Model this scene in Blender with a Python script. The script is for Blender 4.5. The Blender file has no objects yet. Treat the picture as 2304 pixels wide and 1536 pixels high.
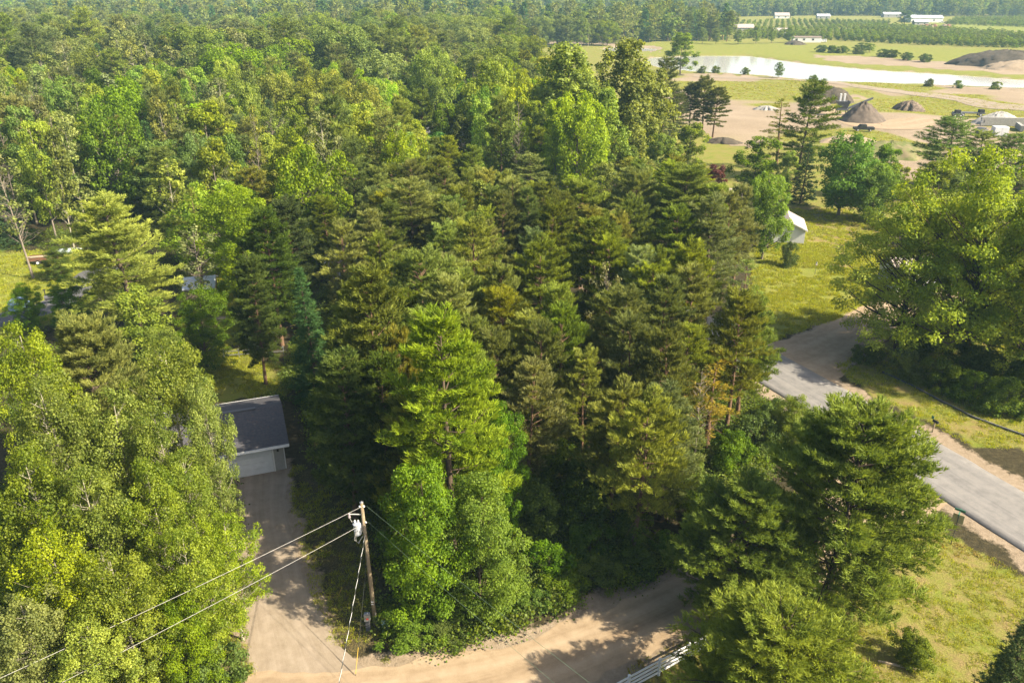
import bpy, math, random
import numpy as np
from mathutils import Vector, Matrix

# ------------------------------------------------------------------ camera, sky, sun, exposure
SC = bpy.context.scene
COL = SC.collection
CAM_H, F_PX = 38.0, 1792.0
PITCH = math.atan(808 / F_PX)
cam_d = bpy.data.cameras.new('camera'); cam = bpy.data.objects.new('camera', cam_d); COL.objects.link(cam)
cam_d.sensor_width = 36.0; cam_d.lens = 28.0; cam_d.clip_start = 0.5; cam_d.clip_end = 12000
cam.location = (0, 0, CAM_H); cam.rotation_euler = (math.pi / 2 - PITCH, 0, 0)
SC.camera = cam
SUN_AZ, SUN_EL = math.radians(-22), math.radians(39)      # azimuth measured from +X towards +Y
W = bpy.data.worlds.new('World'); SC.world = W; W.use_nodes = True
wn = W.node_tree.nodes; wl = W.node_tree.links
sky = wn.new('ShaderNodeTexSky'); sky.sky_type = 'NISHITA'; sky.sun_disc = False
sky.sun_elevation = SUN_EL; sky.sun_rotation = math.pi / 2 - SUN_AZ
sky.altitude = 200; sky.air_density = 1.0; sky.dust_density = 4.5; sky.ozone_density = 1.0
wn['Background'].inputs[1].default_value = 0.080
wl.new(sky.outputs[0], wn['Background'].inputs[0])
sd = bpy.data.lights.new('sun', 'SUN'); sd.energy = 5.0; sd.angle = math.radians(0.6); sd.color = (1.0, 0.875, 0.66)
so = bpy.data.objects.new('sun', sd); COL.objects.link(so)
sv = Vector((math.cos(SUN_EL) * math.cos(SUN_AZ), math.cos(SUN_EL) * math.sin(SUN_AZ), math.sin(SUN_EL)))
so.rotation_euler = (-sv).to_track_quat('-Z', 'Y').to_euler(); so.location = (60, 0, 80)
SC.view_settings.view_transform = 'Standard'; SC.view_settings.look = 'None'
SC.view_settings.exposure = 1.65; SC.view_settings.gamma = 1.0
SC.render.engine = 'CYCLES'
cy = SC.cycles
cy.max_bounces = 6; cy.diffuse_bounces = 3; cy.glossy_bounces = 2; cy.transmission_bounces = 4; cy.volume_bounces = 0
cy.transparent_max_bounces = 4; cy.use_denoising = True; cy.sample_clamp_indirect = 4.0
try:
    cy.denoiser = 'OPENIMAGEDENOISE'; cy.denoising_input_passes = 'RGB_ALBEDO_NORMAL'; cy.denoising_prefilter = 'ACCURATE'
except Exception:
    pass

# ------------------------------------------------------------------ helpers
PS, PC = math.sin(PITCH), math.cos(PITCH)
def ray(px, py):
    x = px - 1152; y = py - 768
    return x, F_PX * PC - y * PS, F_PX * PS + y * PC
def g(px, py, z=0.0):                       # photograph pixel -> point on the ground (metres)
    x, f, d = ray(px, py); t = (CAM_H - z) / d
    return (x * t, f * t)
def mpp(Y, z=0.0):                          # metres per photograph pixel at that distance
    return (Y * PC + (CAM_H - z) * PS) / F_PX
def by_top(px, py, h): return g(px, py, h)
def by_base(bx, by, ty):
    X, Y = g(bx, by); _, f, d = ray(bx, ty)
    return X, Y, CAM_H - Y * d / f
def tag(o, label=None, cat=None, group=None, kind=None):
    if label: o['label'] = label
    if cat: o['category'] = cat
    if group: o['group'] = group
    if kind: o['kind'] = kind
    return o
def empty(name, loc, rz=0.0):
    o = bpy.data.objects.new(name, None); COL.objects.link(o)
    o.location = loc; o.rotation_euler = (0, 0, rz); o.empty_display_size = 0.3
    return o
def link(name, me, parent=None, loc=(0, 0, 0), rz=0.0):
    o = bpy.data.objects.new(name, me); COL.objects.link(o)
    o.location = loc; o.rotation_euler = (0, 0, rz)
    if parent: o.parent = parent
    return o
def np_mesh(name, V, faces, mat, vals=None, smooth=False):
    """faces: (n,k) int array"""
    me = bpy.data.meshes.new(name)
    V = np.asarray(V, np.float32); faces = np.asarray(faces, np.int32)
    n, k = faces.shape
    me.vertices.add(len(V)); me.vertices.foreach_set('co', V.ravel())
    me.loops.add(n * k); me.loops.foreach_set('vertex_index', faces.ravel())
    me.polygons.add(n); me.polygons.foreach_set('loop_start', np.arange(0, n * k, k, dtype=np.int32))
    if vals is not None:
        a = me.attributes.new('v', 'FLOAT', 'FACE'); a.data.foreach_set('value', np.asarray(vals, np.float32))
    if smooth: me.polygons.foreach_set('use_smooth', np.ones(n, bool))
    me.materials.append(mat); me.update(calc_edges=True)
    return me
class MB:
    """collects plain solids into ONE mesh"""
    def __init__(s): s.v = []; s.f = []
    def add(s, V, Fs, M=None):
        b = len(s.v)
        for p in V: s.v.append(tuple(M @ Vector(p)) if M else tuple(p))
        for f in Fs: s.f.append([i + b for i in f])
        return s
    def box(s, c, d, rz=0, M=None):
        x, y, z = d[0] / 2, d[1] / 2, d[2] / 2
        V = [(i * x, j * y, k * z) for k in (-1, 1) for j in (-1, 1) for i in (-1, 1)]
        T = Matrix.Translation(c) @ Matrix.Rotation(rz, 4, 'Z')
        if M: T = M @ T
        return s.add(V, [(0, 2, 3, 1), (4, 5, 7, 6), (0, 1, 5, 4), (2, 6, 7, 3), (0, 4, 6, 2), (1, 3, 7, 5)], T)
    def tube(s, pts, r, n=8, cap=True):
        pts = [Vector(p) for p in pts]
        rs = r if hasattr(r, '__len__') else [r] * len(pts)
        b = len(s.v)
        for i, p in enumerate(pts):
            d = (pts[min(i + 1, len(pts) - 1)] - pts[max(i - 1, 0)]).normalized()
            a = d.cross(Vector((0, 0, 1)) if abs(d.z) < .95 else Vector((1, 0, 0))).normalized(); c = d.cross(a)
            for k in range(n):
                q = 2 * math.pi * k / n
                s.v.append(tuple(p + (a * math.cos(q) + c * math.sin(q)) * rs[i]))
        for i in range(len(pts) - 1):
            for k in range(n):
                k2 = (k + 1) % n
                s.f.append([b + i * n + k, b + i * n + k2, b + (i + 1) * n + k2, b + (i + 1) * n + k])
        if cap:
            s.f.append([b + k for k in range(n)]); s.f.append([b + (len(pts) - 1) * n + k for k in reversed(range(n))])
        return s
    def lathe(s, prof, n=14, c=(0, 0, 0)):          # prof: (r,z) list
        b = len(s.v)
        for r, z in prof:
            for k in range(n):
                q = 2 * math.pi * k / n; s.v.append((c[0] + r * math.cos(q), c[1] + r * math.sin(q), c[2] + z))
        for i in range(len(prof) - 1):
            for k in range(n):
                k2 = (k + 1) % n
                s.f.append([b + i * n + k, b + i * n + k2, b + (i + 1) * n + k2, b + (i + 1) * n + k])
        s.f.append([b + k for k in reversed(range(n))]); s.f.append([b + (len(prof) - 1) * n + k for k in range(n)])
        return s
    def prism(s, poly, y0, y1):                     # poly in (x,z), extruded along y
        n = len(poly); V = [(x, y0, z) for x, z in poly] + [(x, y1, z) for x, z in poly]
        Fs = [list(range(n)), list(range(2 * n - 1, n - 1, -1))] + [[i, i + n, (i + 1) % n + n, (i + 1) % n] for i in range(n)]
        return s.add(V, Fs)
    def build(s, name, mat, parent=None, loc=(0, 0, 0), rz=0.0, smooth=False):
        me = bpy.data.meshes.new(name); me.from_pydata(s.v, [], s.f); me.update()
        me.materials.append(mat)
        import bmesh
        bm = bmesh.new(); bm.from_mesh(me); bmesh.ops.recalc_face_normals(bm, faces=bm.faces); bm.to_mesh(me); bm.free()
        if smooth:
            for p in me.polygons: p.use_smooth = True
        return link(name, me, parent, loc, rz)

# ------------------------------------------------------------------ materials
def nt(name):
    m = bpy.data.materials.new(name); m.use_nodes = True
    return m, m.node_tree.nodes, m.node_tree.links
def ramp(N, stops):
    r = N.new('ShaderNodeValToRGB'); e = r.color_ramp.elements
    while len(e) < len(stops): e.new(0.5)
    for i, (p, c) in enumerate(stops):
        e[i].position = p; e[i].color = (*c, 1)
    return r
def mixc(N, L, a, b, fac, mode='MIX'):
    m = N.new('ShaderNodeMix'); m.data_type = 'RGBA'; m.blend_type = mode
    for sock, val in ((m.inputs[6], a), (m.inputs[7], b), (m.inputs[0], fac)):
        if hasattr(val, 'links'): L.new(val, sock)
        elif hasattr(val, '__len__'): sock.default_value = (*val, 1)
        else: sock.default_value = val
    return m.outputs[2]
def math_(N, L, op, a, b=None):
    m = N.new('ShaderNodeMath'); m.operation = op
    for i, val in enumerate((a, b)):
        if val is None: continue
        if hasattr(val, 'links'): L.new(val, m.inputs[i])
        else: m.inputs[i].default_value = val
    return m.outputs[0]
def noise(N, L, scale, detail=4, rough=.55, coord=None):
    n = N.new('ShaderNodeTexNoise'); n.inputs['Scale'].default_value = scale; n.inputs['Detail'].default_value = detail
    n.inputs['Roughness'].default_value = rough
    if coord is not None: L.new(coord, n.inputs['Vector'])
    return n.outputs[0]
def pmat(name, c1, c2=None, scale=3.0, rough=.8, bump=0.0, metal=0.0, spec=.3, stops=(.35, .65), emis=None):
    m, N, L = nt(name); b = N['Principled BSDF']
    c2 = c2 or tuple(x * .85 for x in c1); c1 = tuple(x * .78 for x in c1); c2 = tuple(x * .78 for x in c2)
    tc = N.new('ShaderNodeTexCoord').outputs['Object']
    b.inputs['Roughness'].default_value = rough; b.inputs['Metallic'].default_value = metal
    b.inputs['Specular IOR Level'].default_value = spec
    nz = noise(N, L, scale, 5, .6, tc)
    r = ramp(N, [(stops[0], c1), (stops[1], c2 if c2 else tuple(x * .85 for x in c1))]); L.new(nz, r.inputs[0])
    L.new(r.outputs[0], b.inputs['Base Color'])
    if bump:
        bp = N.new('ShaderNodeBump'); bp.inputs['Strength'].default_value = bump; bp.inputs['Distance'].default_value = .03
        L.new(noise(N, L, scale * 4, 4, .6, tc), bp.inputs['Height']); L.new(bp.outputs[0], b.inputs['Normal'])
    return m
def leafmat(name, dark, light, trans=.35, gloss=.05, tcol=(1.3, 1.2, .45)):
    m, N, L = nt(name)
    dark = tuple(a * b for a, b in zip(dark, (1.15, 1.15, .9))); light = tuple(a * b for a, b in zip(light, (1.35, 1.32, .9))); trans += .1
    for n in list(N):
        if n.type == 'BSDF_PRINCIPLED': N.remove(n)
    at = N.new('ShaderNodeAttribute'); at.attribute_name = 'v'
    oi = N.new('ShaderNodeObjectInfo')
    col = mixc(N, L, dark, light, at.outputs['Fac'])
    hs = N.new('ShaderNodeHueSaturation')
    L.new(col, hs.inputs['Color'])
    L.new(math_(N, L, 'ADD', math_(N, L, 'MULTIPLY', oi.outputs['Random'], .030), .490), hs.inputs['Hue'])
    r2 = math_(N, L, 'FRACT', math_(N, L, 'MULTIPLY', oi.outputs['Random'], 17.3))
    L.new(math_(N, L, 'ADD', math_(N, L, 'MULTIPLY', r2, .55), .72), hs.inputs['Value'])
    r3 = math_(N, L, 'FRACT', math_(N, L, 'MULTIPLY', oi.outputs['Random'], 41.7))
    L.new(math_(N, L, 'ADD', math_(N, L, 'MULTIPLY', r3, .35), .8), hs.inputs['Saturation'])
    col = mixc(N, L, hs.outputs[0], oi.outputs['Color'], 1.0, 'MULTIPLY')
    df = N.new('ShaderNodeBsdfDiffuse'); L.new(col, df.inputs[0])
    tr = N.new('ShaderNodeBsdfTranslucent'); L.new(mixc(N, L, col, tcol, 1.0, 'MULTIPLY'), tr.inputs[0])
    mx = N.new('ShaderNodeMixShader'); mx.inputs[0].default_value = trans; L.new(df.outputs[0], mx.inputs[1]); L.new(tr.outputs[0], mx.inputs[2])
    gl = N.new('ShaderNodeBsdfGlossy'); gl.inputs['Roughness'].default_value = .6; gl.inputs[0].default_value = (1, 1, .95, 1)
    m2 = N.new('ShaderNodeMixShader'); m2.inputs[0].default_value = gloss * .22; L.new(mx.outputs[0], m2.inputs[1]); L.new(gl.outputs[0], m2.inputs[2])
    L.new(m2.outputs[0], N['Material Output'].inputs[0])
    return m
LM = dict(
    scots=leafmat('scots_needles', (.059, .077, .018), (.198, .226, .056), .28, .03),
    red=leafmat('red_pine_needles', (.032, .052, .010), (.120, .148, .026), .22, .03),
    white=leafmat('white_pine_needles', (.062, .092, .024), (.165, .200, .062), .28, .03),
    spruce=leafmat('spruce_needles', (.024, .055, .024), (.066, .115, .052), .18, .03),
    poplar=leafmat('poplar_leaves', (.075, .110, .014), (.200, .235, .048), .38, .07),
    maple=leafmat('maple_leaves', (.066, .105, .012), (.175, .220, .028), .40, .05),
    cotton=leafmat('cottonwood_leaves', (.055, .080, .010), (.165, .195, .026), .38, .06),
    sparse=leafmat('aspen_leaves', (.085, .105, .030), (.190, .210, .070), .36, .05),
    shrub=leafmat('shrub_leaves', (.045, .075, .010), (.125, .165, .022), .36, .04),
    grass=leafmat('grass_blades', (.145, .172, .021), (.285, .292, .050), .35, .03),
    straw=leafmat('dry_stems', (.16, .13, .055), (.27, .215, .10), .25, .02),
)
BARK = dict(
    dark=pmat('brown_bark', (.075, .055, .038), (.13, .095, .065), 6, .95, .6),
    red=pmat('reddish_pine_bark', (.13, .075, .045), (.20, .125, .075), 5, .95, .6),
    pale=pmat('pale_poplar_bark', (.40, .37, .28), (.20, .18, .13), 3, .9, .3, stops=(.45, .62)),
    grey=pmat('grey_bark', (.17, .14, .11), (.27, .23, .18), 5, .95, .5),
)

# ------------------------------------------------------------------ tree prototypes (numpy)
def unit(a): return a / np.maximum(np.linalg.norm(a, axis=1, keepdims=True), 1e-6)
def leaf_faces(P, Nn, size, rng, wid=.42):
    n = len(P)
    T = unit(np.cross(Nn, rng.normal(size=(n, 3)))); B = np.cross(Nn, T)
    s = size * rng.uniform(.65, 1.35, (n, 1))
    V = np.empty((n, 4, 3))
    V[:, 0] = P - T * s * .5; V[:, 2] = P + T * s * .5
    lift = Nn * s * .12
    V[:, 1] = P + B * s * wid + lift; V[:, 3] = P - B * s * wid + lift
    return V.reshape(-1, 3), np.arange(n * 4).reshape(n, 4)
def needle_faces(P, D, L, w, rng):
    n = len(P)
    S = unit(np.cross(D, rng.normal(size=(n, 3))))
    L = L * rng.uniform(.65, 1.25, (n, 1))
    V = np.empty((n, 3, 3))
    V[:, 0] = P + S * w * .5; V[:, 1] = P - S * w * .5; V[:, 2] = P + D * L
    return V.reshape(-1, 3), np.arange(n * 3).reshape(n, 3)
PROTO = {}
def finish(key, wood, bark, V, Fc, mat, vals, H, R):
    H = float(np.percentile(V[:, 2], 99.8)); R = float(np.percentile(np.hypot(V[:, 0], V[:, 1]), 97.5))
    tr = bpy.data.meshes.new('trunk_' + key); tr.from_pydata(wood.v, [], wood.f); tr.update(); tr.materials.append(bark)
    for p in tr.polygons: p.use_smooth = True
    cr = np_mesh('crown_' + key, V, Fc, mat, vals)
    PROTO[key] = dict(trunk=tr, crown=cr, H=H, R=R)

def broadleaf(key, seed, H, R, base, nclump, nleaf, lsize, mat, bark, prof='oval', clump=.17, trunk_r=None, droop=0., leader=True,
              up=.35, bare=0, squash=.75, nlimb=None, sides=5):
    rng = np.random.default_rng(seed); rr = random.Random(seed)
    wood = MB(); tr = trunk_r or H * .016
    ph = rr.uniform(0, 6.28); bend = R * .06
    def axis(z):
        t = z / H
        return np.array([bend * math.sin(3 * t + ph), bend * math.cos(2.3 * t + ph), z])
    top = H * (.93 if leader else .6)
    zs = np.linspace(0, top, 7)
    wood.tube([axis(z) for z in zs], [tr * (1.25 if i == 0 else 1) * (1 - .88 * z / H) for i, z in enumerate(zs)], sides + 2, False)
    C = []; 
    def env(t):
        if prof == 'oval': return math.sqrt(max(0, 1 - ((t - .42) / .6) ** 2)) if t > .42 else math.sqrt(max(0, 1 - ((t - .42) / .5) ** 2))
        if prof == 'round': return math.sqrt(max(0.02, 1 - ((t - .5) / .54) ** 2))
        if prof == 'dome': return math.sqrt(max(0.02, 1 - ((t - .3) / .74) ** 2))
        if prof == 'cone': return max(.1, (1 - t) ** .7) * min(1, .45 + t * 4)
        if prof == 'column': return min(1, .5 + 2 * t) * max(.22, 1 - max(0, t - .55) * 1.7)
    lob = [(rr.uniform(0, 6.28), rr.uniform(.15, .32)) for _ in range(3)]
    tries = 0
    while len(C) < nclump and tries < nclump * 30:
        tries += 1
        t = rr.uniform(0.0, 1.0); e = env(t)
        if rr.random() > e + .12: continue
        a = rr.uniform(0, 6.28318)
        k = 1 + lob[0][1] * math.sin(2 * a + lob[0][0] + 3 * t) + lob[1][1] * math.sin(3 * a + lob[1][0] - 5 * t) + lob[2][1] * .7 * math.sin(5 * a + lob[2][0] + 7 * t)
        rad = R * e * k * (rr.random() ** .42) * .92
        z = H * (base + (1 - base) * t) - H * .03
        ax = axis(min(z, H))
        C.append((ax[0] + rad * math.cos(a), ax[1] + rad * math.sin(a), z - droop * rad, rad, a, t))
    C = np.array(C)
    nl = nlimb or min(len(C), 60)
    idx = rng.permutation(len(C))[:nl]
    for i in idx:
        x, y, z, rad, a, t = C[i]
        z0 = max(H * base * .75, z - rad * rr.uniform(.45, .9) - H * .04)
        p0 = axis(min(z0, top)); p2 = np.array([x, y, z]); p1 = p0 * .45 + p2 * .55 + np.array([0, 0, -.06 * rad])
        r0 = max(.02, tr * .42 * (1 - z0 / H) * min(1, .35 + rad / max(R, .1)))
        wood.tube([p0, p1, p2], [r0, r0 * .6, r0 * .18], sides - 1, False)
    for i in range(bare):                                         # bare twigs that show
        a = rr.uniform(0, 6.28); z0 = H * rr.uniform(base * .8, .9); ln = R * rr.uniform(.5, 1.0) * (1.15 - z0 / H); p0 = axis(z0)
        d = np.array([math.cos(a), math.sin(a), rr.uniform(.2, .9)])
        p1 = p0 + d * ln * .5; p2 = p0 + d * ln + np.array([rr.uniform(-.2, .2), rr.uniform(-.2, .2), rr.uniform(0, .4)])
        r0 = max(.025, tr * .22)
        wood.tube([p0, p1, p2], [r0, r0 * .65, r0 * .25], 3, False)
        for _ in range(3):
            q = p0 + (p2 - p0) * rr.uniform(.4, .95); e = q + np.array([rr.uniform(-1, 1), rr.uniform(-1, 1), rr.uniform(.1, 1)]) * ln * .28
            wood.tube([q, e], [r0 * .45, r0 * .18], 3, False)
    crad = clump * (R + H * .12) * rng.uniform(.6, 1.35, len(C))
    per = np.maximum(6, (nleaf / len(C) * (crad / crad.mean()) ** 2)).astype(int)
    ci = np.repeat(np.arange(len(C)), per); n = len(ci)
    dirs = unit(rng.normal(size=(n, 3)) + np.array([0, 0, .35]) + np.c_[np.cos(C[ci, 4]), np.sin(C[ci, 4]), np.zeros(n)] * .35)
    P = C[ci, :3] + dirs * (crad[ci] * rng.random(n) ** .45)[:, None] * np.array([1, 1, squash])
    Nn = unit(dirs * .7 + np.array([0, 0, up]) + rng.normal(size=(n, 3)) * .55)
    V, Fc = leaf_faces(P, Nn, lsize, rng)
    cv = rng.uniform(.15, .75, len(C))
    vals = np.clip(cv[ci] + rng.normal(0, .2, n), 0, 1)
    finish(key, wood, bark, V, Fc, mat, vals, H, R)

def conifer(key, seed, H, R, base, wh, nb, mat, bark, prof='pine', rise=(0, 45), tuft=.3, nneed=12, nl=.32, nw=.06, upb=.35, spread=.75,
            sag=.0, subn=3.5, stubs=0, gap=.0, trunk_r=None, fluff=.35, lo=.55):
    rng = np.random.default_rng(seed); rr = random.Random(seed)
    wood = MB(); tr = trunk_r or H * .013
    ph = rr.uniform(0, 6.28); bend = H * .012
    def axis(z): return np.array([bend * math.sin(3.1 * z / H + ph), bend * math.cos(2.6 * z / H + ph), z])
    zs = np.linspace(0, H * .985, 8)
    wood.tube([axis(z) for z in zs], [tr * (1.2 if i == 0 else 1) * (1 - .93 * z / H) for i, z in enumerate(zs)], 7, False)
    TP, TD, TV = [], [], []
    def env(t):
        if prof == 'scots': return math.sqrt(max(0, 1 - (max(0, t - .18) / .84) ** 2)) * min(1, .6 + 1.6 * t) * .96 + .05
        if prof == 'pine': return (1 - t) ** .62 * min(1, .55 + 2.2 * t) + .06
        if prof == 'spruce': return (1 - t) ** .85 + .03
        if prof == 'broad': return math.sqrt(max(0, 1 - (max(0, t - .25) / .78) ** 2)) * min(1, .7 + 1.2 * t) * .97 + .04
    z = H * base
    while z < H * .985:
        t = (z / H - base) / (1 - base)
        L = R * env(t)
        for k in range(nb):
            if rr.random() < gap: continue
            a = 6.28318 * (k + rr.uniform(-.35, .35)) / nb + z * 2.4
            Lb = max(.22, L * rr.uniform(lo, 1.08)); zz = z + rr.uniform(-.4, .4) * wh
            el = math.radians(rise[0] + (rise[1] - rise[0]) * t ** 1.3 + rr.uniform(-9, 9))
            p0 = axis(min(zz, H * .98)); dh = np.array([math.cos(a), math.sin(a), 0.])
            def pt(s): return p0 + dh * Lb * s * math.cos(el) + np.array([0, 0, Lb * (math.sin(el) * s - sag * s * (1 - s) * 2 - sag * .3 * s)])
            r0 = max(.012, .016 * Lb)
            wood.tube([pt(0), pt(.5), pt(.93)], [r0, r0 * .65, r0 * .25], 3, False)
            bv = rr.uniform(.15, .7)
            n = int(2 + Lb * subn)
            for j in range(n):
                s = 1 - (1 - .22) * (j + rr.random()) / n if j else 1.0
                side = 1 if j % 2 else -1
                tl = min(1.3, max(.12, (.14 + .42 * (1 - s)) * Lb * rr.uniform(.5, 1.15))) if j else .1
                an = a + side * math.radians(rr.uniform(30, 68)) if j else a
                td = np.array([math.cos(an), math.sin(an), rr.uniform(-.08, fluff) + math.sin(el) * .6]); td /= np.linalg.norm(td)
                q = pt(s); m = 1 + int(tl / tuft)
                for u in range(m):
                    TP.append(q + td * tl * (u + 1) / m); TD.append(td); TV.append(bv + rr.uniform(-.15, .25) + .12 * (u == m - 1))
        z += wh * rr.uniform(.75, 1.25) * (1.15 - .45 * t)
    for k in range(7):
        TP.append(axis(H * .985) + np.array([rr.uniform(-.12, .12), rr.uniform(-.12, .12), .06 * k - .25])); TD.append(np.array([0, 0, 1.])); TV.append(.6)
    for i in range(stubs):                                         # dead branches on the bare stem
        a = rr.uniform(0, 6.28); z0 = H * base * rr.uniform(.3, 1.15); ln = R * rr.uniform(.25, .75); p0 = axis(z0)
        e = p0 + np.array([math.cos(a) * ln, math.sin(a) * ln, rr.uniform(-.3, .25) * ln])
        wood.tube([p0, p0 * .5 + e * .5 + np.array([0, 0, .08]), e], [.03, .02, .008], 3, False)
    TP = np.array(TP); TD = np.array(TD); TV = np.array(TV); n = len(TP)
    ti = np.repeat(np.arange(n), nneed)
    D = unit(TD[ti] * .7 + np.array([0, 0, upb]) + unit(rng.normal(size=(len(ti), 3))) * spread)
    P = TP[ti] + rng.normal(size=(len(ti), 3)) * tuft * .22
    V, Fc = needle_faces(P, D, nl, nw, rng)
    vals = np.clip(TV[ti] + rng.normal(0, .13, len(ti)), 0, 1)
    finish(key, wood, bark, V, Fc, mat, vals, H, R)

for i in range(4):
    conifer(f'scots{i}', 10 + i, 14, 2.7 + .2 * i, .30 + .05 * (i % 2), .66, 5, LM['scots'], BARK['red'], 'scots', (-2, 60), .27, 14, .32, .068, .85, .55, .04, 5.0, 10, .16, None, .7)
for i in range(2):
    conifer(f'red{i}', 30 + i, 17, 3.3, .22, .60, 6, LM['red'], BARK['red'], 'scots', (-6, 46), .30, 15, .36, .08, .6, .72, .05, 4.0, 12, .1)
for i in range(3):
    conifer(f'white{i}', 40 + i, 15, 4.6, .10 + .05 * i, .70, 6, LM['white'], BARK['dark'], 'broad', (0, 50), .27, 16, .30, .058, .55, .7, .06, 5.6, 6, .03, None, .75, .72)
for i in range(2):
    conifer(f'wslim{i}', 50 + i, 18, 3.4, .20, .75, 5, LM['white'], BARK['dark'], 'scots', (6, 54), .27, 15, .31, .060, .6, .65, .06, 5.2, 8, .14, None, .7)
for i in range(2):
    conifer(f'spruce{i}', 60 + i, 13, 2.4, .04, .36, 7, LM['spruce'], BARK['dark'], 'spruce', (-16, 30), .22, 12, .22, .055, .1, .6, .12, 4.2, 0, .03)
for i in range(2):
    conifer(f'thin{i}', 66 + i, 14, 1.9, .38, .75, 4, LM['scots'], BARK['red'], 'pine', (-6, 35), .26, 11, .28, .06, .35, .8, .06, 3.4, 22, .32)
for i in range(3):
    broadleaf(f'poplar{i}', 70 + i, 17, 3.5, .20, 210, 30000, .155, LM['poplar'], BARK['pale'], 'oval', .125, .17, 0, True, .25, 26, .9, 90)
for i in range(3):
    broadleaf(f'maple{i}', 80 + i, 13, 4.2, .16, 190, 36000, .175, LM['maple'], BARK['dark'], 'dome', .16, .20, .06, True, .6, 4, .6, 70)
for i in range(2):
    broadleaf(f'bigmaple{i}', 86 + i, 18, 8.0, .20, 330, 52000, .215, LM['maple'], BARK['dark'], 'dome', .115, .36, .10, False, .6, 10, .55, 150)
for i in range(2):
    broadleaf(f'cotton{i}', 90 + i, 26, 7.0, .14, 300, 22000, .46, LM['cotton'], BARK['grey'], 'column', .115, .4, 0, True, .3, 6, .95, 60)
for i in range(2):
    broadleaf(f'round{i}', 94 + i, 15, 6, .16, 180, 16000, .34, LM['maple'], BARK['grey'], 'round', .15, .3, .03, False, .4, 6, .75, 70)
for i in range(3):
    broadleaf(f'mid{i}', 100 + i, 14, 3.3, .20, 95, 9000, .29, LM['maple'], BARK['grey'], ('oval', 'round', 'dome')[i], .17, .17, .02, True, .4, 6, .8, 35)
for i in range(3):
    broadleaf(f'aspen{i}', 110 + i, 15, 2.4, .28, 70, 3600, .32, LM['sparse'], BARK['pale'], 'oval', .15, .12, 0, True, .3, 22, .9, 45)
for i in range(2):
    broadleaf(f'bareish{i}', 116 + i, 14, 2.6, .35, 34, 800, .26, LM['sparse'], BARK['grey'], 'oval', .13, .12, 0, True, .3, 60, .9, 30)
for i in range(3):
    broadleaf(f'shrub{i}', 120 + i, 2.6, 1.7, .02, 70, 9500, .115, LM['shrub'], BARK['dark'], 'dome', .22, .05, 0, False, .5, 6, .75, 25)
for i in range(2):
    conifer(f'pinem{i}', 130 + i, 15, 3.2, .28, .9, 5, LM['scots'], BARK['red'], 'scots', (-3, 52), .36, 10, .46, .13, .6, .7, .05, 3.0, 4, .1)
conifer('whitem0', 134, 17, 4.0, .15, .9, 5, LM['white'], BARK['dark'], 'scots', (0, 40), .36, 9, .46, .11, .2, .8, .08, 2.5, 4, .1)
conifer('sprucem0', 136, 13, 2.3, .05, .55, 6, LM['spruce'], BARK['dark'], 'spruce', (-14, 30), .32, 8, .34, .10, .1, .6, .1, 2.6, 0, .05)
# far, coarse versions
for i in range(3):
    broadleaf(f'farb{i}', 140 + i, 13, 3.4, .14, 26, 520, .95, LM['maple'], BARK['grey'], ('oval', 'round', 'dome')[i], .24, .16, 0, True, .4, 0, .8, 4, 4)
broadleaf('fara0', 144, 13, 2.6, .2, 24, 420, .8, LM['sparse'], BARK['pale'], 'oval', .22, .14, 0, True, .3, 6, .9, 6, 4)
for i in range(2):
    conifer(f'farc{i}', 146 + i, 15, 3.2, .15, 1.7, 4, LM['scots'], BARK['dark'], 'scots', (-5, 40), .8, 4, 1.15, .5, .3, .7, .05, 1.0, 0, .05)
conifer('fars0', 149, 15, 2.6, .08, 1.5, 5, LM['spruce'], BARK['dark'], 'spruce', (-12, 30), .8, 4, 1.0, .5, .1, .6, .08, 1.0, 0, .05)

TREES = []                                   # (x,y,r) of everything planted
NAME = dict(scots=('pine_tree', 'pine tree'), red=('pine_tree', 'pine tree'), white=('pine_tree', 'pine tree'), wslim=('pine_tree', 'pine tree'),
            spruce=('spruce_tree', 'spruce tree'), thin=('pine_tree', 'pine tree'), poplar=('poplar_tree', 'poplar tree'), maple=('maple_tree', 'maple tree'),
            bigmaple=('maple_tree', 'maple tree'), cotton=('cottonwood_tree', 'cottonwood'), round=('broadleaf_tree', 'leafy tree'),
            mid=('broadleaf_tree', 'leafy tree'), aspen=('aspen_tree', 'aspen tree'), bareish=('sparse_tree', 'bare tree'), shrub=('shrub', 'shrub'),
            pinem=('pine_tree', 'pine tree'), whitem=('pine_tree', 'pine tree'), sprucem=('spruce_tree', 'spruce tree'))
NVAR = {}
for k in PROTO: NVAR[k[:-1]] = NVAR.get(k[:-1], 0) + 1
TR = random.Random(5)
def tree(kind, X, Y, h, w=None, tint=(1, 1, 1), label='', group=None, var=None, lean=(0, 0), rz=None, z=0.0):
    v = TR.randrange(NVAR[kind]) if var is None else var
    p = PROTO[f'{kind}{v}']
    sz = h / p['H']; sx = (w / 2 / p['R']) if w else sz * TR.uniform(.9, 1.12)
    nm, cat = NAME[kind]
    e = empty(nm, (X, Y, z - .05), TR.uniform(0, 6.28) if rz is None else rz)
    e.rotation_euler[0] = lean[0] + TR.uniform(-.025, .025); e.rotation_euler[1] = lean[1] + TR.uniform(-.025, .025)
    e.scale = (sx, sx, sz)
    t = link('trunk', p['trunk'], e); c = link('crown', p['crown'], e); c.color = (*tint, 1)
    tag(e, label, cat, group)
    TREES.append((X, Y, (w / 2 if w else sx * p['R']), h))
    return e
def t_top(kind, px, py, h, wpx, tint, label, group=None, **k):
    X, Y = by_top(px, py, h)
    return tree(kind, X, Y, h, wpx * mpp(Y, h * .6) if wpx else None, tint, label, group, **k)
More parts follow.
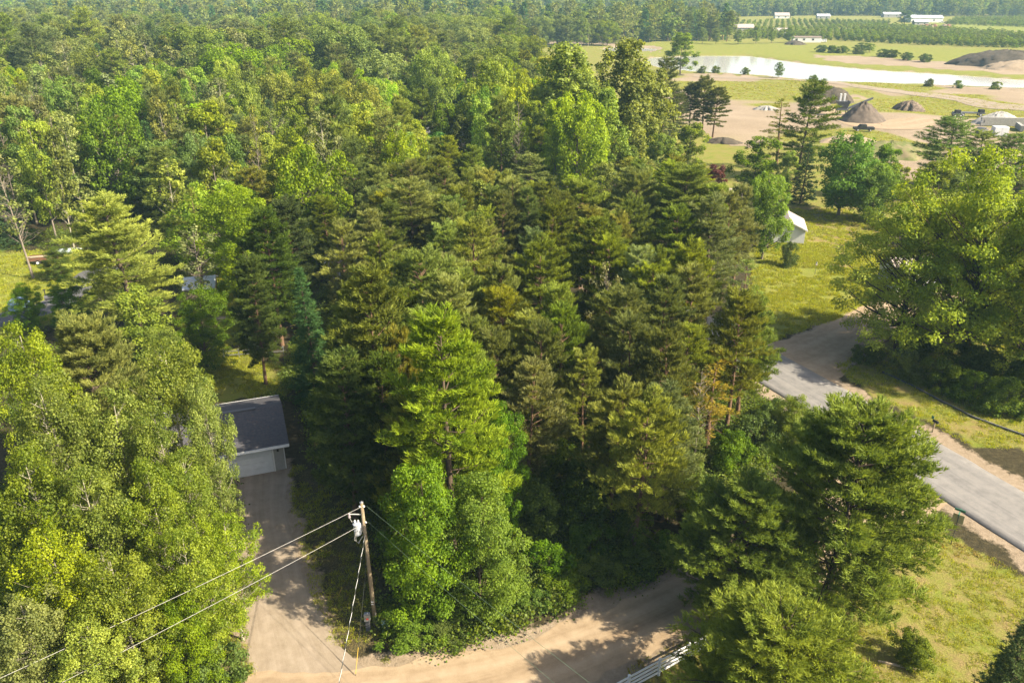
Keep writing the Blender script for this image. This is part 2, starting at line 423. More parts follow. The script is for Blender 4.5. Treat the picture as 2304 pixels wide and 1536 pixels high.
def t_base(kind, bx, by, ty, wpx, tint, label, group=None, **k):
    X, Y, h = by_base(bx, by, ty)
    return tree(kind, X, Y, h, wpx * mpp(Y, h * .6) if wpx else None, tint, label, group, **k)

# ------------------------------------------------------------------ ground
def vnoise(x, y, s, seed=0):
    x = x / s + seed * 17.13; y = y / s + seed * 5.7
    xi = np.floor(x); yi = np.floor(y); fx = x - xi; fy = y - yi
    fx = fx * fx * (3 - 2 * fx); fy = fy * fy * (3 - 2 * fy)
    def h(a, b):
        q = np.sin(a * 127.1 + b * 311.7 + seed * 74.7) * 43758.5453
        return q - np.floor(q)
    return (h(xi, yi) * (1 - fx) + h(xi + 1, yi) * fx) * (1 - fy) + (h(xi, yi + 1) * (1 - fx) + h(xi + 1, yi + 1) * fx) * fy
def inside(x, y, poly):
    r = np.zeros(x.shape, bool); n = len(poly)
    for i in range(n):
        x0, y0 = poly[i]; x1, y1 = poly[(i + 1) % n]
        if y0 == y1: continue
        c = ((y0 > y) != (y1 > y)) & (x < (x1 - x0) * (y - y0) / (y1 - y0) + x0)
        r ^= c
    return r
def pxp(*pts): return [g(*p) for p in pts]
POND = pxp((1440, 136), (1470, 127), (1560, 123), (1680, 123), (1800, 139), (1960, 154), (2130, 164), (2304, 177)) + [(330, 372), (330, 330)] + \
       pxp((2304, 195), (2050, 185), (1850, 180), (1720, 167), (1620, 161), (1560, 158), (1490, 150))
POND2 = pxp((1355, 108), (1400, 103), (1470, 107), (1482, 111), (1440, 114), (1380, 113))
ROAD_U = [(41.8 + .398 * 40, 54.1 - 40 * .917), (41.76, 54.12), (39.58, 59.37), (34.6, 71.0), (28.99, 82.67), (22, 96.5), (13, 113), (2, 133), (-10, 155)]
ROAD_C = []                                  # centre line of the paved road, 7 m wide
for i, (x, y) in enumerate(ROAD_U):
    a = ROAD_U[max(i - 1, 0)]; b = ROAD_U[min(i + 1, len(ROAD_U) - 1)]
    d = Vector((b[0] - a[0], b[1] - a[1])).normalized()
    ROAD_C.append((x - d.y * 3.4, y + d.x * 3.4) if (-d.y) < 0 else (x + d.y * 3.4, y - d.x * 3.4))
DIRT_C = [(-60, 21), (-40, 27), (-24, 32), (-10, 33.6), (-2, 35.0), (4, 37.4), (10, 40.6), (17, 44.8), (24, 49.2), (29.5, 53.5), (32, 57)]
DIRT_W = [4.4, 4.4, 4.6, 5.0, 4.8, 4.6, 4.6, 5.0, 5.6, 8.0, 11.0]
DRIVE_C = [(-21.3, 57.2), (-19.6, 51), (-17.6, 46.2), (-15.6, 41), (-13.4, 36.6), (-12, 33.5)]
DRIVE_W = [4.6, 4.2, 4.4, 4.6, 5.6, 8.5]
DRIVE2_C = [(30, 78.5), (34.5, 81.5), (40, 86.5), (46, 92.0), (54, 99), (64, 104)]
DRIVE2_W = [12.0, 8.6, 6.6, 5.8, 6.5, 10]
def near_line(x, y, line):
    d = np.full(x.shape, 1e9)
    for (x0, y0), (x1, y1) in zip(line[:-1], line[1:]):
        dx, dy = x1 - x0, y1 - y0
        t = np.clip(((x - x0) * dx + (y - y0) * dy) / (dx * dx + dy * dy), 0, 1)
        d = np.minimum(d, np.hypot(x - x0 - t * dx, y - y0 - t * dy))
    return d
LAWN_FRONT = [(5.2, 33), (8, 37.0), (14, 40.6), (22, 45.0), (29, 48.6), (32.1, 49.5), (34.5, 46.5), (37.5, 42), (52, 8), (60, -30), (4, -30), (-2, 20)]
LAWN_MID = pxp((1722, 768), (1745, 765), (1800, 745), (1990, 680), (2080, 640), (2050, 560), (1880, 560), (1760, 520), (1700, 540), (1690, 650), (1690, 740))
LAWN_FAR = pxp((1745, 470), (1900, 470), (2000, 520), (1900, 620), (1790, 600), (1740, 540))
VERGE = pxp((1885, 780), (1960, 735), (2080, 690), (2304, 700), (2500, 900), (2500, 1080), (2304, 1010), (2200, 1010), (2060, 935), (1960, 885), (1890, 835), (1872, 800))
YARD = pxp((610, 1085), (650, 1040), (720, 1060), (820, 1150), (870, 1420), (900, 1480), (830, 1500), (740, 1440), (690, 1340), (630, 1210))
YARD_L = pxp((440, 1240), (560, 1300), (600, 1450), (610, 1560), (420, 1560), (440, 1400))
BACKYARD = pxp((440, 790), (540, 790), (640, 830), (640, 890), (480, 900), (430, 850))
GLADE = pxp((415, 595), (480, 590), (560, 700), (560, 770), (440, 800), (400, 740), (410, 650))
LEFTYARD = pxp((-40, 565), (180, 560), (260, 590), (250, 640), (150, 720), (-40, 790))
PIT = pxp((1440, 168), (1560, 165), (1720, 170), (1860, 184), (2060, 190), (2304, 200)) + [(330, 300), (260, 150)] + \
      pxp((2304, 420), (2000, 400), (1960, 330), (1840, 330), (1640, 330), (1560, 290), (1480, 240))
BANK = pxp((1380, 100), (1560, 92), (1800, 100), (2000, 105), (2304, 113)) + [(420, 520), (420, 340)] + pxp((2304, 177), (2000, 158), (1800, 139), (1680, 121), (1480, 124), (1360, 116))
BEACH = pxp((1170, 93), (1300, 93), (1480, 104), (1500, 112), (1470, 118), (1350, 100), (1180, 100))
BEACH2 = pxp((1830, 124), (2000, 131), (2160, 142), (2304, 153)) + [(420, 400), (420, 370)] + pxp((2304, 170), (2120, 156), (1960, 146), (1850, 136))
FIELD = pxp((2010, 62), (2304, 79), (2500, 80), (2500, 48), (2304, 52), (2120, 50), (2030, 54))
CLEAR = pxp((1000, 322), (1100, 318), (1095, 360), (1010, 372))
gx = [0.0]
while gx[-1] < 4200: gx.append(gx[-1] + max(.85, .034 * (gx[-1] - 30)))
gx = np.array(sorted(set([-v for v in gx] + gx)))
gy = [-60.0]
while gy[-1] < 4300: gy.append(gy[-1] + max(.85, .016 * (gy[-1] - 25)))
gy = np.array(gy)
GX, GY = np.meshgrid(gx, gy)
def hill(x, y):
    d = np.clip((y - 1150) / 1500, 0, 1)
    return 34 * d * d * (3 - 2 * d) * (.6 + .8 * vnoise(x, y, 700, 3)) + 0 * x
def ground_z(x, y):
    z = hill(x, y)
    amp = np.clip((y - 170) / 60, 0, 1) * np.clip((900 - y) / 200, 0, 1)
    z = z + amp * (vnoise(x, y, 26, 4) - .5) * .8 * ((x > 40) & (y < 372))
    return z
GZ = ground_z(GX, GY)
def sdist(x, y, poly): return near_line(x, y, list(poly) + [poly[0]]) * np.where(inside(x, y, poly), -1, 1)
dp = np.minimum(sdist(GX, GY, POND), sdist(GX, GY, POND2))
GZ = np.where(dp < 6, np.minimum(GZ, 0) * 0 - np.clip((4 - dp) / 8, 0, 1.2) * 1.6, GZ)
jit = np.clip(GY * .012, .5, 4)
JX = GX + (vnoise(GX, GY, 3.1, 1) - .5) * 2.4 * jit; JY = GY + (vnoise(GX, GY, 2.7, 2) - .5) * 2.4 * jit
grass = np.zeros(GX.shape); sand = np.zeros(GX.shape); dry = np.zeros(GX.shape)
base_g = ((GX > 0) & (GY > 128)) | (inside(GX, GY, pxp((1500, 250), (2304, 400), (2304, 560), (1740, 480), (1600, 460)))); grass[base_g] = .8; dry[base_g] = .35
for P_, gv, dv in ((LAWN_FRONT, 1, .45), (LAWN_MID, 1, .15), (LAWN_FAR, .8, .7), (VERGE, .8, .45), (YARD, .35, .5), (YARD_L, .5, .4), (BACKYARD, .7, .2), (GLADE, .9, .2),
                   (LEFTYARD, .95, .1), (BANK, 1, .2), (FIELD, 1, .1), (CLEAR, 1, .1)):
    m = inside(JX, JY, P_); grass[m] = gv; dry[m] = dv
m = inside(JX, JY, PIT); sand[m] = 1; dry[m] = .3
pg = vnoise(GX, GY, 30, 7) * .6 + vnoise(GX, GY, 11, 8) * .4
grass[m] = np.clip((pg[m] - .41) * 5, 0, 1) * .85
band = inside(JX, JY, pxp((1980, 238), (2304, 275), (2304, 262), (2120, 232), (1960, 205), (1900, 200))) | inside(JX, JY, pxp((1600, 182), (1760, 186), (1980, 212), (1880, 215), (1700, 195)))
grass[band & m] = .95
for P_ in (BEACH, BEACH2): q = inside(JX, JY, P_); sand[q] = 1; grass[q] = 0
q = (dp < 3) & (dp > -6); sand[q] = .8; grass[q] = .35
dl = np.minimum(near_line(JX, JY, DIRT_C) - 3.0, np.minimum(near_line(JX, JY, ROAD_C) - 4.6, np.minimum(near_line(JX, JY, DRIVE_C) - 2.6, near_line(JX, JY, DRIVE2_C) - 3.4)))
sh = np.clip(1 - dl / .8, 0, 1) * (GY < 170); sand = np.maximum(sand, sh * .85); grass = np.where(sh > .3, grass * (1 - sh), grass)
wide = GY > 560; grass = np.where(wide & (grass == 0) & (sand == 0), .55, grass)
V = np.stack([GX, GY, GZ], -1).reshape(-1, 3)
ny, nx = GX.shape; I = np.arange(ny * nx).reshape(ny, nx)
Fq = np.stack([I[:-1, :-1], I[:-1, 1:], I[1:, 1:], I[1:, :-1]], -1).reshape(-1, 4)
m, N, L = nt('ground_soil'); b = N['Principled BSDF']; b.inputs['Roughness'].default_value = .95; b.inputs['Specular IOR Level'].default_value = .1
pos = N.new('ShaderNodeNewGeometry').outputs['Position']
def attr(n):
    a = N.new('ShaderNodeAttribute'); a.attribute_name = n; return a.outputs['Fac']
n1 = noise(N, L, .35, 6, .6, pos); n2 = noise(N, L, 2.2, 5, .65, pos); n3 = noise(N, L, 9, 4, .7, pos); n4 = noise(N, L, .05, 5, .6, pos)
soil = ramp(N, [(.3, (.022, .020, .010)), (.5, (.040, .034, .018)), (.7, (.065, .054, .027))]); L.new(n2, soil.inputs[0])
gr = ramp(N, [(.28, (.082, .110, .013)), (.5, (.142, .166, .023)), (.72, (.215, .22, .042))]); L.new(math_(N, L, 'ADD', math_(N, L, 'MULTIPLY', n1, .5), math_(N, L, 'MULTIPLY', n3, .5)), gr.inputs[0])
dr = ramp(N, [(.3, (.12, .095, .036)), (.55, (.19, .145, .06)), (.75, (.26, .19, .09))]); L.new(n3, dr.inputs[0])
sa = ramp(N, [(.3, (.155, .118, .080)), (.5, (.222, .175, .124)), (.7, (.30, .245, .185))]); L.new(math_(N, L, 'ADD', math_(N, L, 'MULTIPLY', n4, .5), math_(N, L, 'MULTIPLY', n2, .5)), sa.inputs[0])
dm = math_(N, L, 'MULTIPLY', attr('dry'), math_(N, L, 'MULTIPLY', math_(N, L, 'SUBTRACT', math_(N, L, 'ADD', n1, math_(N, L, 'MULTIPLY', n2, .6)), .62), 6)); N[dm.node.name].use_clamp = True
gcol = mixc(N, L, gr.outputs[0], dr.outputs[0], dm)
sm = math_(N, L, 'ADD', attr('sand'), math_(N, L, 'MULTIPLY', math_(N, L, 'SUBTRACT', n2, .5), 1.0)); sm = math_(N, L, 'MULTIPLY', math_(N, L, 'SUBTRACT', sm, .35), 3.5); N[sm.node.name].use_clamp = True
gm = math_(N, L, 'ADD', attr('grass'), math_(N, L, 'MULTIPLY', math_(N, L, 'SUBTRACT', n3, .5), 1.1)); gm = math_(N, L, 'MULTIPLY', math_(N, L, 'SUBTRACT', gm, .3), 3); N[gm.node.name].use_clamp = True
c = mixc(N, L, soil.outputs[0], sa.outputs[0], sm); c = mixc(N, L, c, gcol, gm)
L.new(c, b.inputs['Base Color'])
bp = N.new('ShaderNodeBump'); bp.inputs['Strength'].default_value = .7; bp.inputs['Distance'].default_value = .12
L.new(math_(N, L, 'ADD', n3, n2), bp.inputs['Height']); L.new(bp.outputs[0], b.inputs['Normal'])
gme = np_mesh('ground', V, Fq, m, None, True)
for nm, arr in (('grass', grass), ('sand', sand), ('dry', dry)):
    a = gme.attributes.new(nm, 'FLOAT', 'POINT'); a.data.foreach_set('value', arr.ravel().astype(np.float32))
tag(link('ground', gme), kind='structure')

def smooth_line(pts, wd, step):
    pts = [Vector(p) for p in pts]; out = []; n = len(pts)
    for i in range(n - 1):
        p0, p1, p2, p3 = pts[max(i - 1, 0)], pts[i], pts[i + 1], pts[min(i + 2, n - 1)]
        k = max(2, int((p2 - p1).length / step))
        for j in range(k):
            t = j / k
            q = .5 * ((2 * p1) + (p2 - p0) * t + (2 * p0 - 5 * p1 + 4 * p2 - p3) * t * t + (3 * p1 - p0 - 3 * p2 + p3) * t ** 3)
            out.append((q, wd[i] * (1 - t) + wd[i + 1] * t))
    out.append((pts[-1], wd[-1]))
    return out
def strip(name, pts, wd, z, mat, jitter=0.0, thick=0.0, step=.7, across=8, seed=0, drape=False):
    rr = random.Random(seed); ln = smooth_line(pts, wd, step); V = []; U = []; s = 0
    e0 = e1 = 0
    for i, (p, w) in enumerate(ln):
        a = ln[max(i - 1, 0)][0]; b2 = ln[min(i + 1, len(ln) - 1)][0]; d = (b2 - a).normalized(); nrm = Vector((-d.y, d.x))
        if i: s += (p - ln[i - 1][0]).length
        e0 = e0 * .6 + rr.uniform(-1, 1) * jitter; e1 = e1 * .6 + rr.uniform(-1, 1) * jitter
        for k in range(across + 1):
            u = k / across; off = (u - .5) * w + (e0 if k == 0 else e1 if k == across else 0)
            q = p + nrm * off; V.append((q.x, q.y, z + (float(ground_z(np.float64(q.x), np.float64(q.y))) if drape else 0))); U.append((u, s))
    n = len(ln); A = across + 1
    Fs = [(i * A + k, i * A + k + 1, (i + 1) * A + k + 1, (i + 1) * A + k) for i in range(n - 1) for k in range(across)]
    if thick:
        b0 = len(V)
        for i in range(n):
            for k in (0, across): x, y, _ = V[i * A + k]; V.append((x, y, z - thick)); U.append(U[i * A + k])
        for i in range(n - 1):
            Fs.append((i * A, (i + 1) * A, b0 + 2 * (i + 1), b0 + 2 * i)); Fs.append(((i + 1) * A + across, i * A + across, b0 + 2 * i + 1, b0 + 2 * i + 3))
    me = np_mesh(name, V, Fs, mat)
    for nm, ix in (('u', 0), ('s', 1)):
        a = me.attributes.new(nm, 'FLOAT', 'POINT'); a.data.foreach_set('value', np.array([q[ix] for q in U], np.float32))
    return tag(link(name, me), kind='structure')
def road_mat(name, lo, mid, hi, track, streak, rough=.9):
    m, N, L = nt(name); b = N['Principled BSDF']; b.inputs['Roughness'].default_value = rough; b.inputs['Specular IOR Level'].default_value = .2
    pos = N.new('ShaderNodeNewGeometry').outputs['Position']
    def at(n):
        a = N.new('ShaderNodeAttribute'); a.attribute_name = n; return a.outputs['Fac']
    u, s = at('u'), at('s')
    cv = N.new('ShaderNodeCombineXYZ'); L.new(math_(N, L, 'MULTIPLY', u, streak), cv.inputs[0]); L.new(math_(N, L, 'MULTIPLY', s, .05), cv.inputs[1])
    st = noise(N, L, 1.0, 5, .65, cv.outputs[0]); n2 = noise(N, L, 1.1, 6, .65, pos); n3 = noise(N, L, 26, 3, .7, pos)
    f = math_(N, L, 'ADD', math_(N, L, 'MULTIPLY', st, .45), math_(N, L, 'ADD', math_(N, L, 'MULTIPLY', n2, .35), math_(N, L, 'MULTIPLY', n3, .2)))
    r = ramp(N, [(.36, lo), (.5, mid), (.66, hi)]); L.new(f, r.inputs[0])
    # wheel tracks: two paler bands along the road
    tw = math_(N, L, 'ABSOLUTE', math_(N, L, 'SUBTRACT', math_(N, L, 'ABSOLUTE', math_(N, L, 'SUBTRACT', u, .5)), .2))
    tk = math_(N, L, 'MULTIPLY', math_(N, L, 'SUBTRACT', .1, tw), 6); N[tk.node.name].use_clamp = True
    c = mixc(N, L, r.outputs[0], track, math_(N, L, 'MULTIPLY', tk, math_(N, L, 'MULTIPLY', n2, .8)))
    L.new(c, b.inputs['Base Color'])
    bp = N.new('ShaderNodeBump'); bp.inputs['Strength'].default_value = .5; bp.inputs['Distance'].default_value = .04
    L.new(math_(N, L, 'ADD', n2, n3), bp.inputs['Height']); L.new(bp.outputs[0], b.inputs['Normal'])
    return m
M_DIRT = road_mat('sandy_gravel', (.175, .125, .078), (.25, .188, .122), (.315, .25, .17), (.33, .265, .19), 5)
M_GRAV = road_mat('grey_gravel', (.15, .118, .085), (.215, .175, .13), (.28, .235, .185), (.30, .25, .20), 6)
M_ASPH = road_mat('worn_asphalt', (.10, .097, .097), (.155, .149, .145), (.21, .20, .19), (.225, .213, .20), 9, .85)
M_DARKASPH = road_mat('dark_asphalt', (.065, .065, .07), (.085, .085, .09), (.11, .11, .11), (.12, .115, .115), 5, .85)
strip('gravel_driveway', DRIVE_C, DRIVE_W, .006, M_GRAV, .25, 0, .7, 8, 1)
strip('dirt_road', DIRT_C, DIRT_W, .010, M_DIRT, .3, 0, .7, 8, 2)
strip('gravel_drive', DRIVE2_C, DRIVE2_W, .008, M_DIRT, .25, 0, .8, 8, 3)
strip('paved_road', ROAD_C, [6.9] * len(ROAD_C), .07, M_ASPH, .03, .09, 1.2, 8, 4)
sl = [(x, y) for x, y in ROAD_C]
LD = [g(-60, 735), g(60, 705), g(130, 680), g(185, 635), g(220, 612), g(245, 600)]
strip('house_driveway', LD, [5, 5, 4.5, 4, 4.5, 5], .012, M_DARKASPH, .1, 0, 1, 6, 5)
strip('haul_road', pxp((1560, 171), (1700, 176), (1860, 186), (2000, 204), (2150, 222), (2304, 246)) + [(230, 245)], [7, 7, 7, 8, 10, 14, 16], .10, M_GRAV, .8, 0, 2, 8, 6, True)
strip('loading_track', pxp((2100, 268), (1990, 283), (1890, 262), (1850, 240)) + [], [12, 14, 10, 8], .08, M_DIRT, .8, 0, 2, 8, 7, True)
strip('farm_lane', pxp((2010, 62.5), (2060, 64), (2180, 68), (2304, 72)) + [(520, 690)], [7, 6, 6, 6, 6], .05, M_DIRT, .6, 0, 15, 4, 8)
strip('village_street', pxp((860, 352), (940, 352), (1020, 330), (1090, 318)), [5, 5, 5, 5], .012, M_DIRT, .3, 0, 2, 6, 9)
# water
m, N, L = nt('pond_water'); b = N['Principled BSDF']; b.inputs['Base Color'].default_value = (.42, .42, .40, 1); b.inputs['Roughness'].default_value = .08; b.inputs['IOR'].default_value = 1.33
b.inputs['Specular IOR Level'].default_value = .9
pos = N.new('ShaderNodeNewGeometry').outputs['Position']
bp = N.new('ShaderNodeBump'); bp.inputs['Strength'].default_value = .12; bp.inputs['Distance'].default_value = .04; L.new(noise(N, L, 1.2, 3, .6, pos), bp.inputs['Height']); L.new(bp.outputs[0], b.inputs['Normal'])
def flat(name, poly, z, mat):
    me = bpy.data.meshes.new(name); me.from_pydata([(x, y, z) for x, y in poly], [], [list(range(len(poly)))]); me.update(); me.materials.append(mat)
    return tag(link(name, me), kind='structure')
def grow(poly, k):
    cx = sum(p[0] for p in poly) / len(poly); cyy = sum(p[1] for p in poly) / len(poly)
    return [(p[0] + (p[0] - cx) / max(1, math.hypot(p[0] - cx, p[1] - cyy)) * k, p[1] + (p[1] - cyy) / max(1, math.hypot(p[0] - cx, p[1] - cyy)) * k) for p in poly]
flat('pond', grow(POND, 2.5), -.75, m); flat('small_pond', grow(POND2, 2), -.75, m)
# ------------------------------------------------------------------ buildings
M_WHITE = pmat('white_paint', (.78, .78, .76), (.70, .70, .68), 2, .6)
M_SIDING = pmat('white_siding', (.74, .75, .76), (.66, .67, .68), 1.5, .55)
M_GREYSIDE = pmat('grey_siding', (.36, .35, .33), (.30, .29, .275), 2, .8)
M_TAN = pmat('tan_siding', (.48, .42, .33), (.40, .35, .27), 2, .8)
M_SHINGLE = pmat('dark_shingles', (.060, .062, .075), (.10, .095, .10), 5, .95, .5)
_N, _L = M_SHINGLE.node_tree.nodes, M_SHINGLE.node_tree.links; _b = _N['Principled BSDF']; _src = _b.inputs['Base Color'].links[0].from_socket
_tc = _N.new('ShaderNodeTexCoord').outputs['Object']; _wv = _N.new('ShaderNodeTexWave'); _wv.wave_type = 'BANDS'; _wv.bands_direction = 'Y'; _wv.inputs['Scale'].default_value = 1.15; _wv.inputs['Distortion'].default_value = .6; _L.new(_tc, _wv.inputs['Vector'])
_c = mixc(_N, _L, _src, (.045, .045, .055), math_(_N, _L, 'MULTIPLY', _wv.outputs['Fac'], .35))
_sp = ramp(_N, [(.60, (0, 0, 0)), (.68, (1, 1, 1))]); _L.new(noise(_N, _L, 3.5, 6, .7, _tc), _sp.inputs[0])
_L.new(mixc(_N, _L, _c, (.13, .065, .035), math_(_N, _L, 'MULTIPLY', _sp.outputs[0], .55)), _b.inputs['Base Color'])
M_BROWNSH = pmat('brown_shingles', (.16, .12, .10), (.23, .18, .15), 5, .95, .5)
M_PINKSH = pmat('weathered_roof', (.42, .36, .34), (.34, .29, .27), 3, .9, .3)
M_METALROOF = pmat('white_metal_roof', (.72, .75, .78), (.60, .64, .68), 1.2, .4, 0, .2)
M_GLASS = pmat('window_glass', (.03, .04, .05), (.05, .06, .07), 1, .08, 0, 0, .8)
M_CONC = pmat('concrete', (.36, .35, .33), (.28, .27, .255), 2.5, .9, .3)
M_BLACK = pmat('black_rubber', (.02, .02, .02), (.035, .035, .035), 4, .8)
M_GALV = pmat('galvanised_steel', (.45, .46, .47), (.33, .34, .35), 5, .45, 0, .7)
M_DSTEEL = pmat('dark_steel', (.10, .105, .12), (.16, .16, .17), 3, .6, 0, .3)
M_RUST = pmat('rusty_steel', (.22, .10, .05), (.13, .07, .045), 4, .85, .3)
M_POLE = pmat('weathered_pole_wood', (.31, .25, .165), (.22, .17, .11), 5, .95, .5)
M_WOOD = pmat('old_wood', (.30, .24, .17), (.20, .16, .11), 5, .95, .4)
M_LOG = pmat('peeled_logs', (.50, .41, .30), (.36, .28, .19), 5, .9, .4)
M_TRANS = pmat('transformer_grey', (.50, .53, .58), (.42, .45, .50), 3, .45, 0, .1)
M_WIRE = pmat('aluminium_wire', (.62, .60, .56), (.5, .49, .46), 4, .5, 0, .2)
M_DWIRE = pmat('black_cable', (.03, .035, .03), (.05, .05, .045), 4, .6)
M_GWIRE = pmat('greenish_wire', (.18, .26, .16), (.14, .2, .12), 4, .5, 0, .3)
M_YELLOW = pmat('yellow_guard', (.62, .42, .06), (.5, .33, .05), 4, .6)
M_GREENP = pmat('green_paint', (.05, .20, .13), (.04, .16, .10), 3, .5)
M_PALEGREEN = pmat('pale_green_cabinet', (.38, .52, .42), (.32, .45, .36), 3, .6)
M_BLUE = pmat('blue_tarp', (.26, .38, .52), (.34, .48, .60), 2, .6, .3)
M_RED = pmat('red_paint', (.42, .05, .04), (.32, .04, .03), 3, .6)
M_SIGNBACK = pmat('sign_metal_back', (.46, .42, .26), (.38, .35, .22), 3, .6, 0, .2)
M_VINYL = pmat('white_vinyl', (.74, .76, .78), (.66, .68, .70), 2, .45)
M_VAN = pmat('white_vehicle_paint', (.75, .76, .77), (.70, .71, .72), 1, .35, 0, 0, .5)

def gable(name, loc, rz, w, d, eave, ridge, over, wall, roofm, label, cat='house', fascia=M_WHITE, door=None, windows=(), ridge_along='x', group=None):
    """w along local x (front, at y=0), d along +y; ridge parallel to x or y"""
    e = empty(name, (*loc, 0), rz); tag(e, label, cat, group)
    mb = MB()
    if ridge_along == 'x':
        mb.add([(-w / 2, 0, -.1), (w / 2, 0, -.1), (w / 2, d, -.1), (-w / 2, d, -.1), (-w / 2, 0, eave), (w / 2, 0, eave), (w / 2, d, eave), (-w / 2, d, eave),
                (-w / 2, d / 2, ridge - .05), (w / 2, d / 2, ridge - .05)],
               [(0, 1, 5, 4), (2, 3, 7, 6), (1, 2, 6, 9, 5), (3, 0, 4, 8, 7)])
        sl = (ridge - eave) / (d / 2); hx = w / 2 + over
        prof = [(-over, eave - over * sl), (d / 2, ridge), (d + over, eave - over * sl), (d + over, eave - over * sl + .14), (d / 2, ridge + .15), (-over, eave - over * sl + .14)]
        V = [(-hx, y, z) for y, z in prof] + [(hx, y, z) for y, z in prof]
    else:
        mb.add([(-w / 2, 0, -.1), (w / 2, 0, -.1), (w / 2, d, -.1), (-w / 2, d, -.1), (-w / 2, 0, eave), (w / 2, 0, eave), (w / 2, d, eave), (-w / 2, d, eave),
                (0, 0, ridge - .05), (0, d, ridge - .05)],
               [(0, 1, 5, 8, 4), (2, 3, 7, 9, 6), (1, 2, 6, 5), (3, 0, 4, 7)])
        sl = (ridge - eave) / (w / 2)
        prof = [(-w / 2 - over, eave - over * sl), (0, ridge), (w / 2 + over, eave - over * sl), (w / 2 + over, eave - over * sl + .14), (0, ridge + .15), (-w / 2 - over, eave - over * sl + .14)]
        V = [(x, -over, z) for x, z in prof] + [(x, d + over, z) for x, z in prof]
    mb.build('wall', wall, e)
    rf = MB().add(V, [(0, 1, 4, 5), (1, 2, 3, 4), (6, 11, 10, 7), (7, 10, 9, 8), (5, 4, 10, 11), (4, 3, 9, 10), (0, 6, 7, 1), (1, 7, 8, 2), (0, 5, 11, 6), (2, 8, 9, 3)]).build('roof', roofm, e)
    if fascia:
        if ridge_along == 'x':
            z = eave - over * sl + .05
            for y in (-over - .025, d + over + .025): MB().box((0, y, z), (w + 2 * over, .045, .2)).build('fascia', fascia, rf)
        else:
            for y in (-over - .022, d + over + .022):
                for s_ in (-1, 1):
                    MB().add([(0, y - .02, ridge), (0, y - .02, ridge + .17), (s_ * (w / 2 + over), y - .02, eave - over * sl + .16), (s_ * (w / 2 + over), y - .02, eave - over * sl - .02),
                              (0, y + .02, ridge), (0, y + .02, ridge + .17), (s_ * (w / 2 + over), y + .02, eave - over * sl + .16), (s_ * (w / 2 + over), y + .02, eave - over * sl - .02)],
                             [(0, 1, 2, 3), (7, 6, 5, 4), (0, 4, 5, 1), (1, 5, 6, 2), (2, 6, 7, 3), (3, 7, 4, 0)]).build('fascia', fascia, rf)
    for (x, z, ww, hh) in windows:
        wd = MB()
        for dx, dz, a, b_ in ((0, hh / 2, ww + .16, .08), (0, -hh / 2, ww + .16, .08), (ww / 2, 0, .08, hh), (-ww / 2, 0, .08, hh)): wd.box((x + dx, -.03, z + dz), (a, .06, b_))
        wo = wd.build('window', fascia or M_WHITE, e); MB().box((x, -.012, z), (ww - .08, .02, hh - .08)).build('pane', M_GLASS, wo)
    return e, rf

# garage by the gravel driveway
u = Vector((.938, .346)).normalized(); yaw = math.atan2(u.y, u.x)
back = Vector((-u.y, u.x)); corner = Vector((-19.3, 57.8)); GW = 11.0
ctr = corner - u * GW / 2
ga, garoof = gable('garage', (ctr.x, ctr.y), yaw, GW, 8.4, 2.62, 3.90, .42, M_GREYSIDE, M_SHINGLE, 'grey garage with dark shingle roof and wide white door at the driveway end', 'garage')
dx = GW / 2 - 1.0 - 2.5
for k in range(4): MB().box((dx, -.05, .29 + .56 * k), (4.9, .06, .545)).build('door_panel', M_VINYL, ga)
for x in (dx - 2.53, dx + 2.53): MB().box((x, -.05, 1.16), (.13, .1, 2.32)).build('door_trim', M_WHITE, ga)
MB().box((dx, -.05, 2.37), (5.2, .1, .12)).build('door_trim', M_WHITE, ga)
MB().box((GW / 2 - .55, -.07, 2.02), (.16, .14, .26)).build('wall_lamp', M_BLACK, ga)
MB().prism([(0, 0), (.17, -.05), (.17, .04), (0, .09), (-.17, .04), (-.17, -.05)], -1, 1).build('ridge_vent', M_DSTEEL, garoof)
garoof.children[-1].matrix_local = Matrix.Translation((-.9, 4.2, 4.07)) @ Matrix.Rotation(math.pi / 2, 4, 'Z') @ Matrix.Diagonal((1, 4.6, 1, 1))
MB().tube([(-GW / 2 - .4, -.5, 2.47), (GW / 2 + .4, -.5, 2.47)], .07, 6).build('gutter', M_WHITE, garoof)
MB().tube([(GW / 2 + .3, -.5, 2.45), (GW / 2 - .05, -.08, 2.2), (GW / 2 - .05, -.08, .1)], .04, 6).build('downpipe', M_WHITE, garoof)
MB().box((-1.2, 6.2, 3.55), (.35, .35, .3)).build('roof_vent', M_DSTEEL, garoof)

# white shed on the far lawn, small building behind the big maple, houses in the trees
X, Y = g(1768, 548)
gable('shed', (X + .2, Y), math.radians(-14), 5.0, 6.5, 2.35, 3.5, .3, M_SIDING, M_PINKSH, 'white gabled shed beside the round leafy tree', 'shed', ridge_along='y')
X, Y = g(1990, 655)
gable('outbuilding', (X + 4.2, Y), math.radians(6), 5.5, 5, 2.6, 4.0, .35, M_WHITE, M_PINKSH, 'pale outbuilding half hidden behind the spreading maple', 'outbuilding', ridge_along='x', windows=((-1, 1.4, .9, .9),))
X, Y = g(1650, 500)
gable('house', (X - 3, Y + 3), math.radians(-10), 9, 7, 2.7, 4.4, .5, M_TAN, M_PINKSH, 'low house with weathered pinkish roof behind the purple-leaved tree', windows=((-3, 1.6, 1.2, 1.1), (2, 1.6, 1.2, 1.1)))
X, Y = g(802, 652)
gable('house', (X, Y), math.radians(12), 7, 9, 4.4, 6.6, .4, M_TAN, M_BROWNSH, 'tan gabled house glimpsed deep in the pines', ridge_along='y', windows=((-1.5, 2.6, 1.0, 1.2), (1.5, 2.6, 1.0, 1.2)))
X, Y = g(452, 676)
